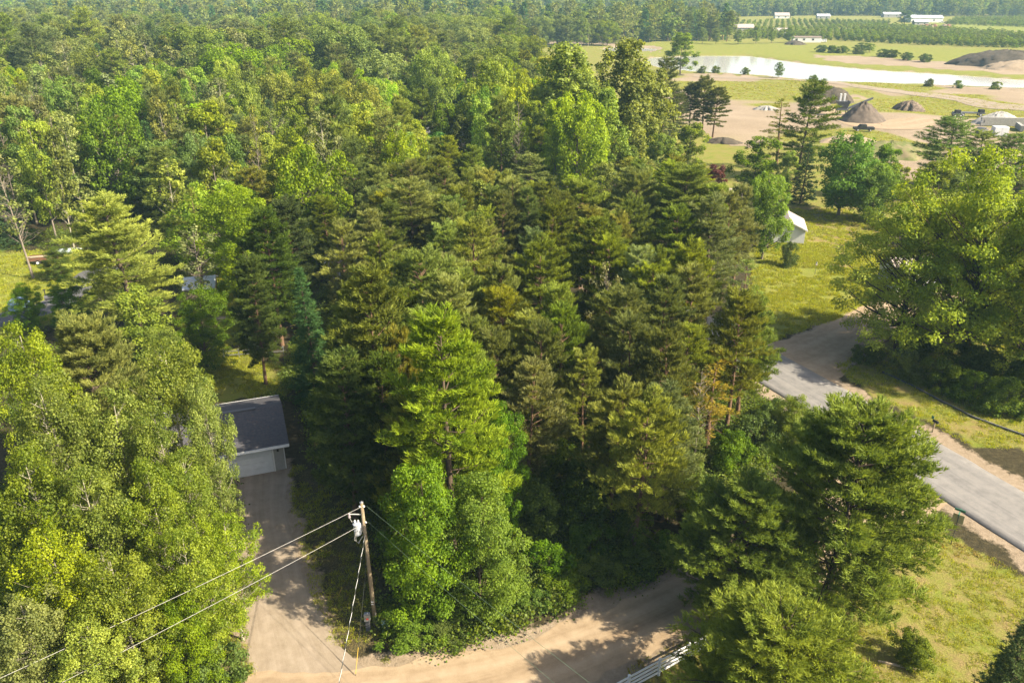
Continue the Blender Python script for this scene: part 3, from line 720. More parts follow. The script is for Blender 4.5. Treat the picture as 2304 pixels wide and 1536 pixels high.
gable('shed', (X, Y), math.radians(14), 3.6, 4.2, 1.7, 2.5, .25, M_WOOD, M_METALROOF, 'little wooden shed with shiny white metal roof in the glade', 'shed', fascia=None)
X, Y = g(905, 222)
gable('house', (X, Y), math.radians(-8), 14, 8, 3.2, 5.4, .5, M_WHITE, M_METALROOF, 'white house with pale roof showing between the tall green trees', windows=((-4, 1.7, 1.4, 1.2), (3, 1.7, 1.4, 1.2)))
X, Y = g(935, 350)
gable('house', (X - 2, Y + 5), math.radians(20), 11, 8, 3.0, 4.9, .5, M_WHITE, M_SHINGLE, 'white house with dark roof by the sandy lane in the trees', windows=((-3, 1.6, 1.2, 1.1), (3, 1.6, 1.2, 1.1)))
X, Y = g(-30, 300)
gable('house', (X, Y), math.radians(5), 12, 8, 3.0, 5, .5, M_WHITE, M_METALROOF, 'white house with pale metal roof among sparse aspens', windows=((-3, 1.6, 1.2, 1.1),))
X, Y = g(1815, 96)
gable('mobile_home', (X, Y), math.radians(-6), 19, 5, 3.2, 3.9, .2, M_WHITE, M_BROWNSH, 'long low white mobile home at the orchard edge beyond the pond', 'mobile home', fascia=None,
      windows=((-7, 1.9, 1.6, 1.3), (-2, 1.9, 1.6, 1.3), (4, 1.9, 1.6, 1.3)))
far_b = [((2085, 51), 32, 12, 4.4, 6.6, M_WHITE, M_METALROOF, 'big white barn with pale metal roof beside the yellow field', 'barn', 'x', 'barn'),
         ((2058, 48), 14, 14, 4.4, 6.2, M_WHITE, M_METALROOF, 'boxy white farm building joined close to the big barn', 'farm building', 'y', 'farm_building'),
         ((2008, 40), 20, 10, 3.6, 5.6, M_GREYSIDE, M_METALROOF, 'grey roofed barn behind the lone dark field tree', 'barn', 'x', 'barn'),
         ((2073, 57), 13, 7, 3, 4.6, M_GREYSIDE, M_METALROOF, 'small grey hut on the bright grass in front of the barn', 'hut', 'x', 'hut'),
         ((1853, 31), 19, 9, 3.5, 6.5, M_WHITE, M_METALROOF, 'bright white farmhouse on the far orchard slope', 'house', 'x', 'house'),
         ((1833, 27), 15, 8, 3.5, 6, M_WHITE, M_BROWNSH, 'white farmhouse with brown roof below the far woods', 'house', 'x', 'house'),
         ((1794, 17), 20, 10, 3.5, 6.5, M_GREYSIDE, M_METALROOF, 'pale long roof deep in the far dark woods', 'house', 'x', 'house'),
         ((1853, 43), 14, 7, 3, 5, M_GREYSIDE, M_METALROOF, 'low grey shed in the middle of the far orchard', 'shed', 'x', 'shed'),
         ((1760, 42), 16, 9, 3.2, 6, M_WHITE, M_PINKSH, 'white house beside the dark clump of far trees', 'house', 'x', 'house'),
         ((1223, 45), 18, 9, 3.4, 6.5, M_RUST, M_METALROOF, 'red walled farmhouse with pale roof at the far wood edge', 'house', 'x', 'house'),
         ((1148, 41), 14, 8, 3.2, 5.5, M_WHITE, M_METALROOF, 'small white building at the far wood edge', 'house', 'x', 'house'),
         ((1016, 49), 12, 8, 3.2, 5.5, M_WHITE, M_METALROOF, 'lone pale roof above the left woodland', 'house', 'x', 'house'),
         ((1675, 71), 15, 8, 3.0, 5.5, M_GREYSIDE, M_PINKSH, 'grey house tucked behind the pondside trees', 'house', 'x', 'house'),
         ((1755, 78), 12, 6, 3.0, 4.6, M_WHITE, M_PINKSH, 'small white cottage between the pondside trees and mobile home', 'house', 'x', 'house'),
         ((557, 82), 10, 7, 3.5, 5.5, M_WHITE, M_METALROOF, 'small white roof among the far woodland clearing', 'house', 'x', 'house')]
for p, w, d, ev, rg, wm, rm, lb, ct, ra, nm in far_b:
    X, Y = g(*p); e, _ = gable(nm, (X, Y), math.radians(-4), w, d, ev, rg, .4, wm, rm, lb, ct, None, ridge_along=ra, windows=((-w * .25, ev * .5, 1.6, 1.4), (w * .22, ev * .5, 1.6, 1.4)))
    e.location.z = float(hill(np.float64(X), np.float64(Y)))

# ------------------------------------------------------------------ utility pole, cables
PX, PY = -8.86, 39.57
pole = tag(empty('utility_pole', (PX, PY, 0)), 'brown wooden utility pole with grey transformer at the driveway mouth', 'utility pole')
pole.rotation_euler = (0, math.radians(-1.0), 0)
MB().tube([(0, 0, -.3), (0, 0, 5), (0, 0, 9.6)], [.15, .125, .10], 12).build('shaft', M_POLE, pole, smooth=True)
MB().tube([(0, 0, 9.6), (0, 0, 9.66)], [.118, .02], 12).build('cap', M_GALV, pole)
arm = MB().tube([(-.08, 0, 8.72), (-.75, -.05, 8.78)], .035, 6).build('cutout_arm', M_WIRE, pole)
MB().lathe([(.05, -.28), (.09, -.22), (.05, -.16), (.09, -.1), (.05, -.04), (.09, .02), (.04, .08)], 10, (-.82, -.05, 8.78)).build('fuse_cutout', pmat('brown_porcelain', (.36, .30, .30), (.28, .23, .24), 3, .3), arm)
can = MB().lathe([(.2, 0), (.235, .03), (.235, .72), (.25, .74), (.25, .79), (.12, .86), (.03, .87)], 16, (-.42, -.05, 7.3)).build('transformer', M_TRANS, pole, smooth=False)
for k, (a, b_) in enumerate(((-.1, 8.1), (.1, 8.1))):
    MB().lathe([(.03, 0), (.06, .04), (.03, .08), (.06, .12), (.03, .16), (.05, .2), (.02, .26)], 8, (-.42 + a, -.05, b_)).build('bushing', M_WHITE, can)
for k in range(3): MB().lathe([(.03, 0), (.055, .02), (.03, .05)], 8, (-.52 + .1 * k, -.3, 7.72)).build('terminal', M_GALV, can)
MB().box((-.16, 0, 7.75), (.2, .12, .5)).build('bracket', M_GALV, pole)
for s_ in (0, 1): MB().tube([(-.45, -.28, 7.7), (-.62 + .1 * s_, -.34, 7.1), (-.4, -.3, 6.85 - .08 * s_), (-.1, -.16, 7.25)], .014, 5, False).build('jumper_wire', M_WIRE, pole)
MB().tube([(-.8, -.05, 8.5), (-.7, -.1, 8.25), (-.52, -.05, 8.3)], .012, 5, False).build('jumper_wire', M_WIRE, pole)
MB().lathe([(.03, 0), (.07, .05), (.07, .09), (.03, .14)], 8, (.12, -.04, 9.25)).build('insulator', M_WHITE, pole)
MB().lathe([(.03, 0), (.07, .05), (.07, .09), (.03, .14)], 8, (-.12, -.04, 9.25)).build('insulator', M_WHITE, pole)
MB().lathe([(.03, 0), (.06, .04), (.06, .08), (.03, .12)], 8, (.14, -.05, 8.1)).build('insulator', M_WHITE, pole)
MB().box((.0, -.155, 2.05), (.16, .01, .09)).build('tag_plate', M_WHITE, pole); MB().box((.0, -.155, 1.86), (.16, .01, .07)).build('tag_plate', M_WHITE, pole)
MB().tube([(.1, -.13, 0), (.1, -.13, 1.15)], .03, 6).build('conduit', M_GALV, pole)
ped = tag(empty('meter_pedestal', (PX - .38, PY - .45, 0)), 'grey meter pedestal with small red sticker at pole foot', 'meter pedestal')
MB().box((0, 0, .42), (.26, .2, .9)).build('post', M_DSTEEL, ped); mbx = MB().box((0, -.02, 1.12), (.36, .26, .55)).build('meter_box', M_GALV, ped)
MB().box((.03, -.156, 1.06), (.14, .012, .12)).build('sticker', M_RED, mbx); MB().lathe([(.09, 0), (.09, .06), (.05, .09)], 10, (0, 0, 1.38)).build('cover', M_GALV, mbx)
cabn = tag(empty('junction_cabinet', (PX + .75, PY - .55, 0), .3), 'pale green junction cabinet on the ground beside the utility pole', 'cabinet')
MB().box((0, 0, .38), (.42, .34, .76)).build('body', M_PALEGREEN, cabn); MB().add([(-.24, -.2, .76), (.24, -.2, .76), (.24, .2, .76), (-.24, .2, .76), (-.2, -.14, .86), (.2, -.14, .86), (.2, .14, .86), (-.2, .14, .86)],
    [(0, 1, 5, 4), (1, 2, 6, 5), (2, 3, 7, 6), (3, 0, 4, 7), (4, 5, 6, 7), (3, 2, 1, 0)]).build('lid', M_PALEGREEN, cabn)
def cable(name, a, b_, sag, r, mat, label, n=28, cat='cable'):
    pts = []
    for i in range(n + 1):
        t = i / n; p = Vector(a).lerp(Vector(b_), t); p.z -= sag * 4 * t * (1 - t); pts.append(p)
    return tag(MB().tube(pts, r, 5).build(name, mat), label, cat)
cable('power_line', (PX - .1, PY - .05, 9.35), (-50, 6.5, 9.2), 1.0, .010, M_WIRE, 'pale overhead wire from the pole top over the leafy poplars')
cable('power_line', (PX - .3, PY - .1, 8.0), (-48.5, 5, 7.9), 1.0, .010, M_WIRE, 'pale overhead wire from the transformer over the leafy poplars')
cable('power_line', (PX + .12, PY - .04, 9.35), (29, 1.2, 9.4), .9, .009, M_GWIRE, 'thin green wire from the pole top towards the dirt road')
cable('power_line', (PX + .12, PY - .04, 8.2), (27.5, 1.0, 8.3), 1.0, .008, M_GWIRE, 'fainter lower green wire running beside the thin green wire')
# twisted service drop: a dark and a pale strand wound round each other
A_, B_ = Vector((PX - .1, PY - .16, 7.3)), Vector((-7.6, 3, 6.3)); n = 420
sd_e = tag(empty('service_cable', A_), 'striped black and white twisted cable hanging from pole towards the road', 'cable')
for k, mt in enumerate((M_WHITE, M_DWIRE, M_DWIRE)):
    pts = []
    for i in range(n + 1):
        t = i / n; p = A_.lerp(B_, t); p.z -= .8 * 4 * t * (1 - t); q = t * 60 * 6.2832 / 1.0 * .5 + k * 2.094
        pts.append(p - A_ + Vector((math.cos(q) * .012, 0, math.sin(q) * .012)))
    MB().tube(pts, .011, 4).build('strand', mt, sd_e)
def guy(a, anchor, label):
    e = tag(empty('guy_wire', (*anchor, 0)), label, 'guy wire'); d = Vector(a) - Vector((*anchor, 0))
    MB().tube([(0, 0, -.05), d], .012, 5).build('strand', M_DWIRE, e); MB().tube([d * .02, d * .22], .018, 6).build('guard', M_YELLOW, e)
guy((PX - .15, PY, 7.0), g(757, 1348), 'guy wire with yellow guard anchored in the shady grass')
guy((PX, PY - .1, 6.4), (PX - .55, PY - 4.2), 'guy wire with yellow guard anchored at the road edge')

# ------------------------------------------------------------------ fence, signs, mailbox, edging
fp = [Vector((*g(1300, 1578), 0)), Vector((*g(1413, 1556), 0)), Vector((*g(1487, 1514), 0)), Vector((*g(1556, 1478), 0)), Vector((*g(1622, 1446), 0))]
fd = (fp[3] - fp[1]).normalized(); f0 = fp[1]; stp = 2.35
fe = tag(empty('rail_fence', f0), 'white vinyl four rail fence on the grass under the pines', 'fence')
for i in range(-2, 5):
    p = fd * stp * i
    po = MB().box((p.x, p.y, .66), (.13, .13, 1.36), math.atan2(fd.y, fd.x)).build('post', M_VINYL, fe)
    MB().add([(p.x + a * .08, p.y + b_ * .08, 1.34) for a, b_ in ((-1, -1), (1, -1), (1, 1), (-1, 1))] + [(p.x, p.y, 1.43)], [(0, 1, 4), (1, 2, 4), (2, 3, 4), (3, 0, 4), (3, 2, 1, 0)]).build('post_cap', M_VINYL, po)
    if i < 4:
        for k in range(4):
            q = p + fd * stp / 2
            MB().box((q.x, q.y, .28 + .3 * k), (stp - .1, .045, .14), math.atan2(fd.y, fd.x)).build('rail', M_VINYL, fe)
X, Y = g(2140, 1222)
se = tag(empty('street_sign', (X, Y, 0), math.radians(-38)), 'street name post with square sign back at the road corner', 'street sign')
MB().box((0, 0, 1.35), (.06, .06, 2.75)).build('post', M_DSTEEL, se)
MB().box((0, .05, 2.2), (.75, .012, .75)).build('sign_plate', M_SIGNBACK, se)
MB().box((0, 0, 2.80), (.05, .9, .2)).build('name_blade', M_GREENP, se); MB().box((0, 0, 2.98), (.7, .04, .16)).build('name_blade', M_GREENP, se)
X, Y = g(2098, 972)
me_ = tag(empty('mailbox', (X, Y, 0), math.radians(25)), 'black mailbox on leaning wooden post beside the paved road', 'mailbox')
MB().box((0, 0, .52), (.1, .1, 1.1)).build('post', M_WOOD, me_)
mp = [(-.09, 0), (.09, 0), (.09, .13)] + [(.09 * math.cos(a * .314), .13 + .09 * math.sin(a * .314)) for a in range(1, 10)] + [(-.09, .13)]
bx = MB().prism(mp, -.34, .22).build('box', M_BLACK, me_, (0, 0, 1.07)); MB().box((.11, -.1, .2), (.012, .04, .24)).build('flag', M_RED, bx)
MB().box((0, .3, 1.42), (.03, .22, .3)).build('address_plate', M_GREENP, me_)
ed = pxp((1985, 838), (2050, 868), (2120, 905), (2190, 940), (2250, 962), (2330, 990))
ee = tag(empty('edging_timber', (*ed[0], 0)), 'dark low timber edging along the shaded shrub bed', 'edging')
for a, b_ in zip(ed[:-1], ed[1:]):
    v = Vector(b_) - Vector(a); c_ = (Vector(a) + Vector(b_)) / 2 - Vector(ed[0])
    MB().box((c_.x, c_.y, .09), (v.length - .03, .16, .20), math.atan2(v.y, v.x)).build('timber', M_DSTEEL, ee)
b0, b1, b2 = g(1975, 1488), g(2068, 1508), g(2062, 1476)
be = tag(empty('flowerbed_edging', (*b0, 0)), 'pale landscape timbers framing the corner of a small bed', 'edging')
for a, b_ in ((b0, b1), (b1, b2)):
    v = Vector(b_) - Vector(a); c_ = (Vector(a) + Vector(b_)) / 2 - Vector(b0)
    MB().box((c_.x, c_.y, .06), (v.length - (.0 if a == b0 else .12), .1, .13), math.atan2(v.y, v.x)).build('timber', M_LOG, be)

# ------------------------------------------------------------------ left yard and glade
def wheel(parent, x, y, z, r, w=.18):
    t = MB().tube([(x, y - w / 2, z), (x, y + w / 2, z)], r, 14).build('wheel', M_BLACK, parent)
    MB().tube([(x, y - w / 2 - .01, z), (x, y + w / 2 + .01, z)], r * .55, 10).build('rim', M_WHITE, t)
X, Y = g(92, 592)
te = tag(empty('utility_trailer', (X, Y, 0), math.radians(14)), 'small rusty utility trailer with boards at the yard edge', 'trailer')
MB().box((0, 0, .62), (3.0, 1.6, .1)).build('bed', M_WOOD, te)
for y in (-.8, .8): MB().box((0, y, .85), (3.0, .05, .42)).build('side_panel', M_RUST, te)
MB().tube([(1.5, 0, .6), (2.7, 0, .5)], .05, 6).build('tongue', M_RUST, te)
wheel(te, -.1, -.92, .36, .36); wheel(te, -.1, .92, .36, .36)
lo = tag(empty('board_stack', (X, Y, .67), math.radians(14)), 'pale boards piled on the rusty utility trailer', 'boards'); rr = random.Random(3)
for k in range(6): MB().box((rr.uniform(-.2, .3), rr.uniform(-.45, .45), .03 + .07 * k), (2.9, .28, .06), rr.uniform(-.06, .06)).build('board', M_LOG, lo)
X, Y = g(150, 566)
bo = tag(empty('rowboat', (X, Y, 0), math.radians(18)), 'upturned pale blue-grey rowboat at the wood edge', 'boat')
V = []; n = 12
for i in range(n + 1):
    t = i / n * 2 - 1; w = .62 * (1 - abs(t) ** 2.6) + .02; h = .48 * (1 - .35 * abs(t) ** 3)
    V += [(t * 2.2, -w, 0), (t * 2.2, -w * .75, h * .8), (t * 2.2, 0, h), (t * 2.2, w * .75, h * .8), (t * 2.2, w, 0)]
MB().add(V, [(i * 5 + k, i * 5 + k + 1, i * 5 + k + 6, i * 5 + k + 5) for i in range(n) for k in range(4)]).build('hull', pmat('boat_paint', (.50, .58, .60), (.42, .5, .53), 2, .5), bo, smooth=True)
MB().box((0, 0, .50), (3.6, .05, .07)).build('keel', M_GALV, bo)
X, Y = g(46, 694)
ta = tag(empty('tarp_heap', (X, Y, 0)), 'heap under a bright blue tarp beside the house driveway', 'tarp'); rr = random.Random(8); V = []; n = 14
for i in range(6):
    ph = i / 5 * math.pi / 2
    for k in range(n):
        a = 6.2832 * k / n; r = 1.15 * math.cos(ph) ** .7 * (1 + rr.uniform(-.1, .1)) + .02; V.append((r * math.cos(a) * 1.2, r * math.sin(a), 1.5 * math.sin(ph)))
MB().add(V, [(i * n + k, i * n + (k + 1) % n, (i + 1) * n + (k + 1) % n, (i + 1) * n + k) for i in range(5) for k in range(n)]).build('tarp', M_BLUE, ta)
for k in range(5): MB().lathe([(.1, 0), (.14, .06), (.08, .13)], 8, (1.25 * math.cos(k * 1.3) * 1.1, 1.1 * math.sin(k * 1.3), -.02)).build('weight_stone', M_CONC, ta)
X, Y = g(116, 684)
sm_ = tag(empty('smoker_grill', (X, Y, 0), .3), 'dark barrel smoker on legs beside the house driveway', 'grill')
MB().tube([(-.6, 0, .95), (.6, 0, .95)], .32, 14).build('barrel', M_DSTEEL, sm_); MB().tube([(-.45, 0, 1.2), (-.45, 0, 1.95)], .06, 8).build('chimney', M_BLACK, sm_)
MB().box((-.45, 0, 1.98), (.3, .3, .05)).build('chimney_cap', M_BLACK, sm_)
for x in (-.5, .5):
    for y in (-.22, .22): MB().box((x, y, .36), (.05, .05, .78)).build('leg', M_DSTEEL, sm_)
X, Y = g(178, 602)
st = tag(MB().lathe([(.3, -.05), (.42, .15), (.36, .42), (.15, .55)], 9).build('boulder', M_WHITE, None, (X, Y, 0)), 'pale rounded boulder by the small bushy yard tree', 'boulder')
X, Y = g(505, 722)
le = tag(empty('log_pile', (X, Y, 0), math.radians(8)), 'loose pile of pale peeled poles lying in the sunny glade', 'log pile'); rr = random.Random(4)
for k in range(13):
    a = rr.uniform(-.22, .3); ln = rr.uniform(2.6, 4.4); y = rr.uniform(-.8, .8); z = .06 + .1 * (k % 4)
    MB().tube([(-ln / 2 * math.cos(a), y - ln / 2 * math.sin(a), z), (ln / 2 * math.cos(a), y + ln / 2 * math.sin(a), z + rr.uniform(0, .25))], [.075, .05], 7).build('pole_log', M_LOG, le)
X, Y = g(505, 806)
ge = tag(empty('garden_fence', (X, Y, 0), math.radians(10)), 'low weathered two rail fence in the deep shade behind the garage', 'fence')
for i in range(5): MB().box((i * 1.6, 0, .5), (.09, .09, 1.05)).build('post', M_GALV, ge)
for z in (.4, .85): MB().box((3.2, -.07, z), (6.5, .04, .1)).build('rail', M_GALV, ge)
X, Y = g(1833, 618)
bb = tag(empty('bird_feeder', (X, Y, 0)), 'small bird feeder on a pole at the lawn shadow', 'bird feeder')
MB().tube([(0, 0, 0), (0, 0, 1.5)], .025, 6).build('pole', M_DSTEEL, bb); MB().box((0, 0, 1.5), (.36, .36, .05)).build('tray', M_WOOD, bb)
MB().lathe([(.05, 0), (.16, .02), (.02, .22)], 8, (0, 0, 1.72)).build('roof', M_DSTEEL, bb); MB().tube([(0, 0, 1.5), (0, 0, 1.76)], .07, 8).build('seed_tube', M_WHITE, bb)

# ------------------------------------------------------------------ gravel pit
def mound(name, X, Y, rx, ry, h, mat, label, cat, sharp=1.0, seed=0, nz=.12, rz=0., flat_=.0, rings=14, seg=56):
    rr = np.random.default_rng(seed); V = []
    for i in range(rings + 1):
        t = i / rings
        for k in range(seg):
            a = 6.28318 * k / seg
            k1 = 1 + nz * math.sin(2 * a + seed) + nz * .7 * math.sin(5 * a + seed * 2) + nz * .55 * math.sin(11 * a + seed * 3 + 2 * t) + rr.normal(0, nz * .3)
            prof = (1 - t) if sharp == 1 else (1 - t ** sharp)
            if flat_: prof = min(prof, 1 - flat_) / (1 - flat_)
            V.append((rx * t * k1 * math.cos(a), ry * t * k1 * math.sin(a), h * prof * (1 + rr.normal(0, .05) + min(.10, nz) * math.sin(7 * a + seed) * t) - .9 * t ** 3))
    Fs = [(i * seg + k, (i + 1) * seg + k, (i + 1) * seg + (k + 1) % seg, i * seg + (k + 1) % seg) for i in range(rings) for k in range(seg)]
    me = np_mesh(name, V, Fs, mat)
    return tag(link(name, me, None, (X, Y, float(ground_z(np.float64(X), np.float64(Y)))), rz), label, cat)
M_GRAVPILE = pmat('dark_gravel_heap', (.085, .066, .052), (.15, .12, .095), .8, .95, .5)
M_TOPSOIL = pmat('dark_topsoil', (.055, .045, .035), (.09, .075, .055), .8, .95, .5)
M_SANDPILE = pmat('sand_heap', (.36, .28, .20), (.28, .22, .15), .6, .95, .4)
M_GRASSY = pmat('grassy_mound', (.10, .13, .03), (.20, .165, .09), .5, .95, .5)
X, Y = g(1952, 274); mound('gravel_pile', X, Y + 4, 7.4, 7, 5.4, M_GRAVPILE, 'steep cone of dark gravel under the conveyor in the pit', 'gravel pile', 1.15, 1, .035)
X, Y = g(1845, 240); mound('gravel_pile', X, Y + 4, 5.5, 5, 4.2, M_GRAVPILE, 'smaller grey gravel cone left of the long topsoil bank', 'gravel pile', 1.15, 2, .04)
X, Y = g(1882, 238); mound('topsoil_bank', X, Y + 8, 9, 5, 4.6, M_TOPSOIL, 'long dark topsoil bank with grass along its crest', 'soil bank', 3.0, 3, .08, -.12)
X, Y = g(2055, 250); mound('brush_heap', X, Y + 3, 5.6, 3.5, 2.9, pmat('brush_debris', (.10, .075, .055), (.22, .17, .13), 1.5, .95, .8, stops=(.42, .58)), 'tangled brown heap of stumps and brush in the pit', 'brush heap', 1.8, 4, .2)
X, Y = g(2235, 152); mound('earth_bank', X + 12, Y + 10, 30, 14, 7.0, M_TOPSOIL, 'dark earth bank with grassy top beyond the pond', 'earth bank', 2.2, 5, .12, -.3)
X, Y = g(2230, 158); mound('earth_bank', X + 22, Y + 1, 26, 9, 4.5, M_SANDPILE, 'bare sandy earth bank in front of the dark one', 'earth bank', 2.0, 6, .12, -.3)
X, Y = g(2000, 350); mound('sand_mound', X, Y, 13, 8, 3.2, M_GRASSY, 'grassy sand mound at the near edge of the pit', 'sand mound', 1.7, 7, .12)
X, Y = g(1965, 335); mound('sand_mound', X - 3, Y + 9, 8, 4.5, 1.6, M_SANDPILE, 'low bare sand mound behind the grassy one', 'sand mound', 1.5, 8, .15)
X, Y = g(1725, 245); mound('rubble_heap', X, Y, 4.5, 2.5, 1.3, M_CONC, 'pale rubble heap on the open sand', 'rubble heap', 1.6, 9, .25)
X, Y = g(1625, 322); mound('soil_heap', X, Y, 6, 2.2, 1.4, M_TOPSOIL, 'low dark soil heap on the weedy pit edge', 'soil heap', 1.8, 10, .2)
X, Y = g(1245, 96); mound('brush_heap', X + 160, Y - 20, 9, 5, 2.5, M_TOPSOIL, 'dark brush heap on the grassy strip between the ponds', 'brush heap', 1.8, 11, .2)
# screening plant with conveyor
X, Y = g(1908, 262)
sc_ = tag(empty('screening_plant', (X - 1, Y + 3, .1), math.radians(-8)), 'dark screening machine with conveyor rising over the gravel cone', 'screening machine')
MB().box((0, 0, 1.6), (3.4, 2.4, .5)).build('chassis', M_DSTEEL, sc_)
for x in (-1.5, 1.5):
    for y in (-1.1, 1.1): MB().box((x, y, .7), (.22, .22, 1.5)).build('leg', M_DSTEEL, sc_)
MB().add([(-1.2, -1, 1.85), (1.2, -1, 1.85), (1.2, 1, 1.85), (-1.2, 1, 1.85), (-1.9, -1.6, 4.1), (1.9, -1.6, 4.1), (1.9, 1.6, 4.1), (-1.9, 1.6, 4.1)],
         [(0, 1, 5, 4), (1, 2, 6, 5), (2, 3, 7, 6), (3, 0, 4, 7), (0, 3, 2, 1)]).build('hopper', M_DSTEEL, sc_)
for x in (-1.0, .2): MB().box((x, 0, 5.2), (.5, .9, 2.2)).build('screen_panel', M_WHITE, sc_)
cv_ = MB().add([(1.5, -.5, 1.5), (1.5, .5, 1.5), (1.5, .5, 2.1), (1.5, -.5, 2.1), (8.6, -.5, 4.9), (8.6, .5, 4.9), (8.6, .5, 5.35), (8.6, -.5, 5.35)],
              [(0, 1, 2, 3), (7, 6, 5, 4), (0, 4, 5, 1), (1, 5, 6, 2), (2, 6, 7, 3), (3, 7, 4, 0)]).build('conveyor', M_DSTEEL, sc_)
MB().box((4.6, -.4, 1.5), (.14, .14, 3.2)).build('strut', M_DSTEEL, cv_); MB().box((4.6, .4, 1.5), (.14, .14, 3.2)).build('strut', M_DSTEEL, cv_)
# concrete block bays
X, Y = g(2262, 284)
cb = tag(empty('block_bay', (X, Y, .1), math.radians(-9)), 'grey concrete block wall holding back a gravel heap', 'block wall')
for r_ in range(3):
    for k in range(8): MB().box((k * 1.82 - 6 + (.9 if r_ % 2 else 0), 0, .38 + .77 * r_), (1.79, .9, .75)).build('block', M_CONC, cb)
mound('gravel_pile', X + 1, Y + 5.5, 9, 5, 3.2, M_CONC, 'pale grey gravel heap behind the concrete block wall', 'gravel pile', 1.5, 12, .1)
X2, Y2 = g(2292, 292)
cb2 = tag(empty('block_bay', (X2, Y2, .1), math.radians(70)), 'short concrete block wall standing end-on near the white container', 'block wall')
for r_ in range(2):
    for k in range(4): MB().box((k * 1.82 - 3, 0, .38 + .77 * r_), (1.79, .9, .75)).build('block', M_CONC, cb2)
X, Y = g(2247, 306)
ct = tag(empty('container', (X, Y, .1), math.radians(-8)), 'white storage box container on the gravel near the pines', 'container')
MB().box((0, 0, 1.25), (3.6, 2.4, 2.3)).build('body', M_VAN, ct); MB().box((0, 0, .06), (3.7, 2.5, .14)).build('skid', M_DSTEEL, ct)
for x in (-.9, .9): MB().box((x, -1.225, 1.25), (1.7, .05, 2.1)).build('door', M_VINYL, ct)
def vehicle(name, X, Y, rz, L_, prof, paint, label, cat, win):
    e = tag(empty(name, (X, Y, .12), rz), label, cat)
    MB().prism(prof, -.9, .9).build('body', paint, e)
    for x in (-L_ * .31, L_ * .31):
        for y in (-.86, .86): wheel(e, x, y, .34, .34, .22)
    for (x0, x1, z0, z1) in win:
        for y in (-.905, .905): MB().box(((x0 + x1) / 2, y, (z0 + z1) / 2), (x1 - x0, .02, z1 - z0)).build('window', M_GLASS, e)
    return e
VANP = [(-2.4, .35), (2.4, .35), (2.4, .95), (1.7, 1.2), (1.15, 1.95), (-2.3, 1.98), (-2.4, 1.2)]
CARP = [(-2.2, .35), (2.2, .35), (2.2, .85), (1.2, .98), (.6, 1.48), (-1.1, 1.5), (-1.8, 1.0), (-2.2, .95)]
PICK = [(-2.7, .45), (2.7, .45), (2.7, 1.05), (1.5, 1.15), (.95, 1.8), (-.5, 1.82), (-.65, 1.15), (-2.7, 1.15)]
X, Y = g(1851, 96); vehicle('van', X, Y, math.radians(176), 4.8, VANP, M_VAN, 'white van parked at the end of the mobile home', 'van', ((-2.0, -.9, 1.3, 1.75), (-.7, .4, 1.3, 1.75), (.5, 1.1, 1.3, 1.7)))
X, Y = g(2207, 300); vehicle('car', X, Y, math.radians(40), 4.4, CARP, M_DSTEEL, 'dark car parked on the pit track near the pines', 'car', ((-1.0, -.2, 1.02, 1.38), (-.1, .55, 1.02, 1.38)))
X, Y = g(2232, 273); vehicle('pickup_truck', X, Y, math.radians(-6), 5.4, PICK, M_DSTEEL, 'dark pickup truck beside the concrete block wall', 'pickup', ((-.4, .2, 1.25, 1.68), (.3, .95, 1.25, 1.65)))
X, Y = g(1942, 296); vehicle('loader_truck', X, Y, math.radians(172), 5.4, PICK, M_BLACK, 'black truck standing on the weeds below the gravel cone', 'truck', ((-.4, .2, 1.25, 1.68), (.3, .95, 1.25, 1.65)))
for i, (p, lb) in enumerate((((2178, 262), 'dark flatbed trailer parked on the green strip in the pit'), ((2152, 264), 'small dark machine part lying beside the flatbed trailer'))):
    X, Y = g(*p); e = tag(empty('flatbed_trailer' if i == 0 else 'machine_part', (X, Y, .1), math.radians(-10)), lb, 'trailer' if i == 0 else 'machine part')
    MB().box((0, 0, 1.0), (9 if i == 0 else 3, 2.2, .3)).build('deck', M_DSTEEL, e)
    for x in ((-3, -1.8, 3.2) if i == 0 else (-.8, .8)): wheel(e, x, -1.0, .5, .45, .25); wheel(e, x, 1.0, .5, .45, .25)
    MB().box((3.5 if i == 0 else 0, 0, 1.6), (1.4, 1.8, .9)).build('winch_box', M_BLACK, e)
for i, (p, lb) in enumerate((((2118, 53), 'row of pale parked machines beside the big white barn'),)):
    pass
for i in range(4):
    X, Y = g(2118 + i * 11, 52 + (i % 2) * .8); vehicle('car', X, Y, math.radians(170 + 10 * i), 4.4, CARP, (M_VAN, M_RUST, M_VAN, M_GALV)[i],
        ('white car parked nearest the big white barn', 'rust coloured car in the row by the barn', 'white car parked between the rust and grey cars', 'grey car at the end of the row by the barn')[i], 'car', ((-1.0, -.2, 1.02, 1.38), (-.1, .55, 1.02, 1.38)))
for i in range(6):
    X, Y = g((2074, 2083, 2092, 2101, 2124, 2133)[i], 62.5); mound('crate_heap', X, Y, 4.2, 3, 3.0, M_RUST if i % 2 else M_WOOD, 'brownish heap beside the farm lane on the bright grass', 'heap', 2.2, 20 + i, .1)['group'] = 'heaps along the farm lane'
#PART3
# ------------------------------------------------------------------ trees that can be told apart
OL = (.98, 1, .85); YG = (1.25, 1.22, .85); DK = (.6, .68, .62); BL = (.85, 1.0, 1.35); TAN = (1.5, 1.3, 1.0); GD = (1.15, 1.08, .72); RD = (1.35, 1.0, .8)
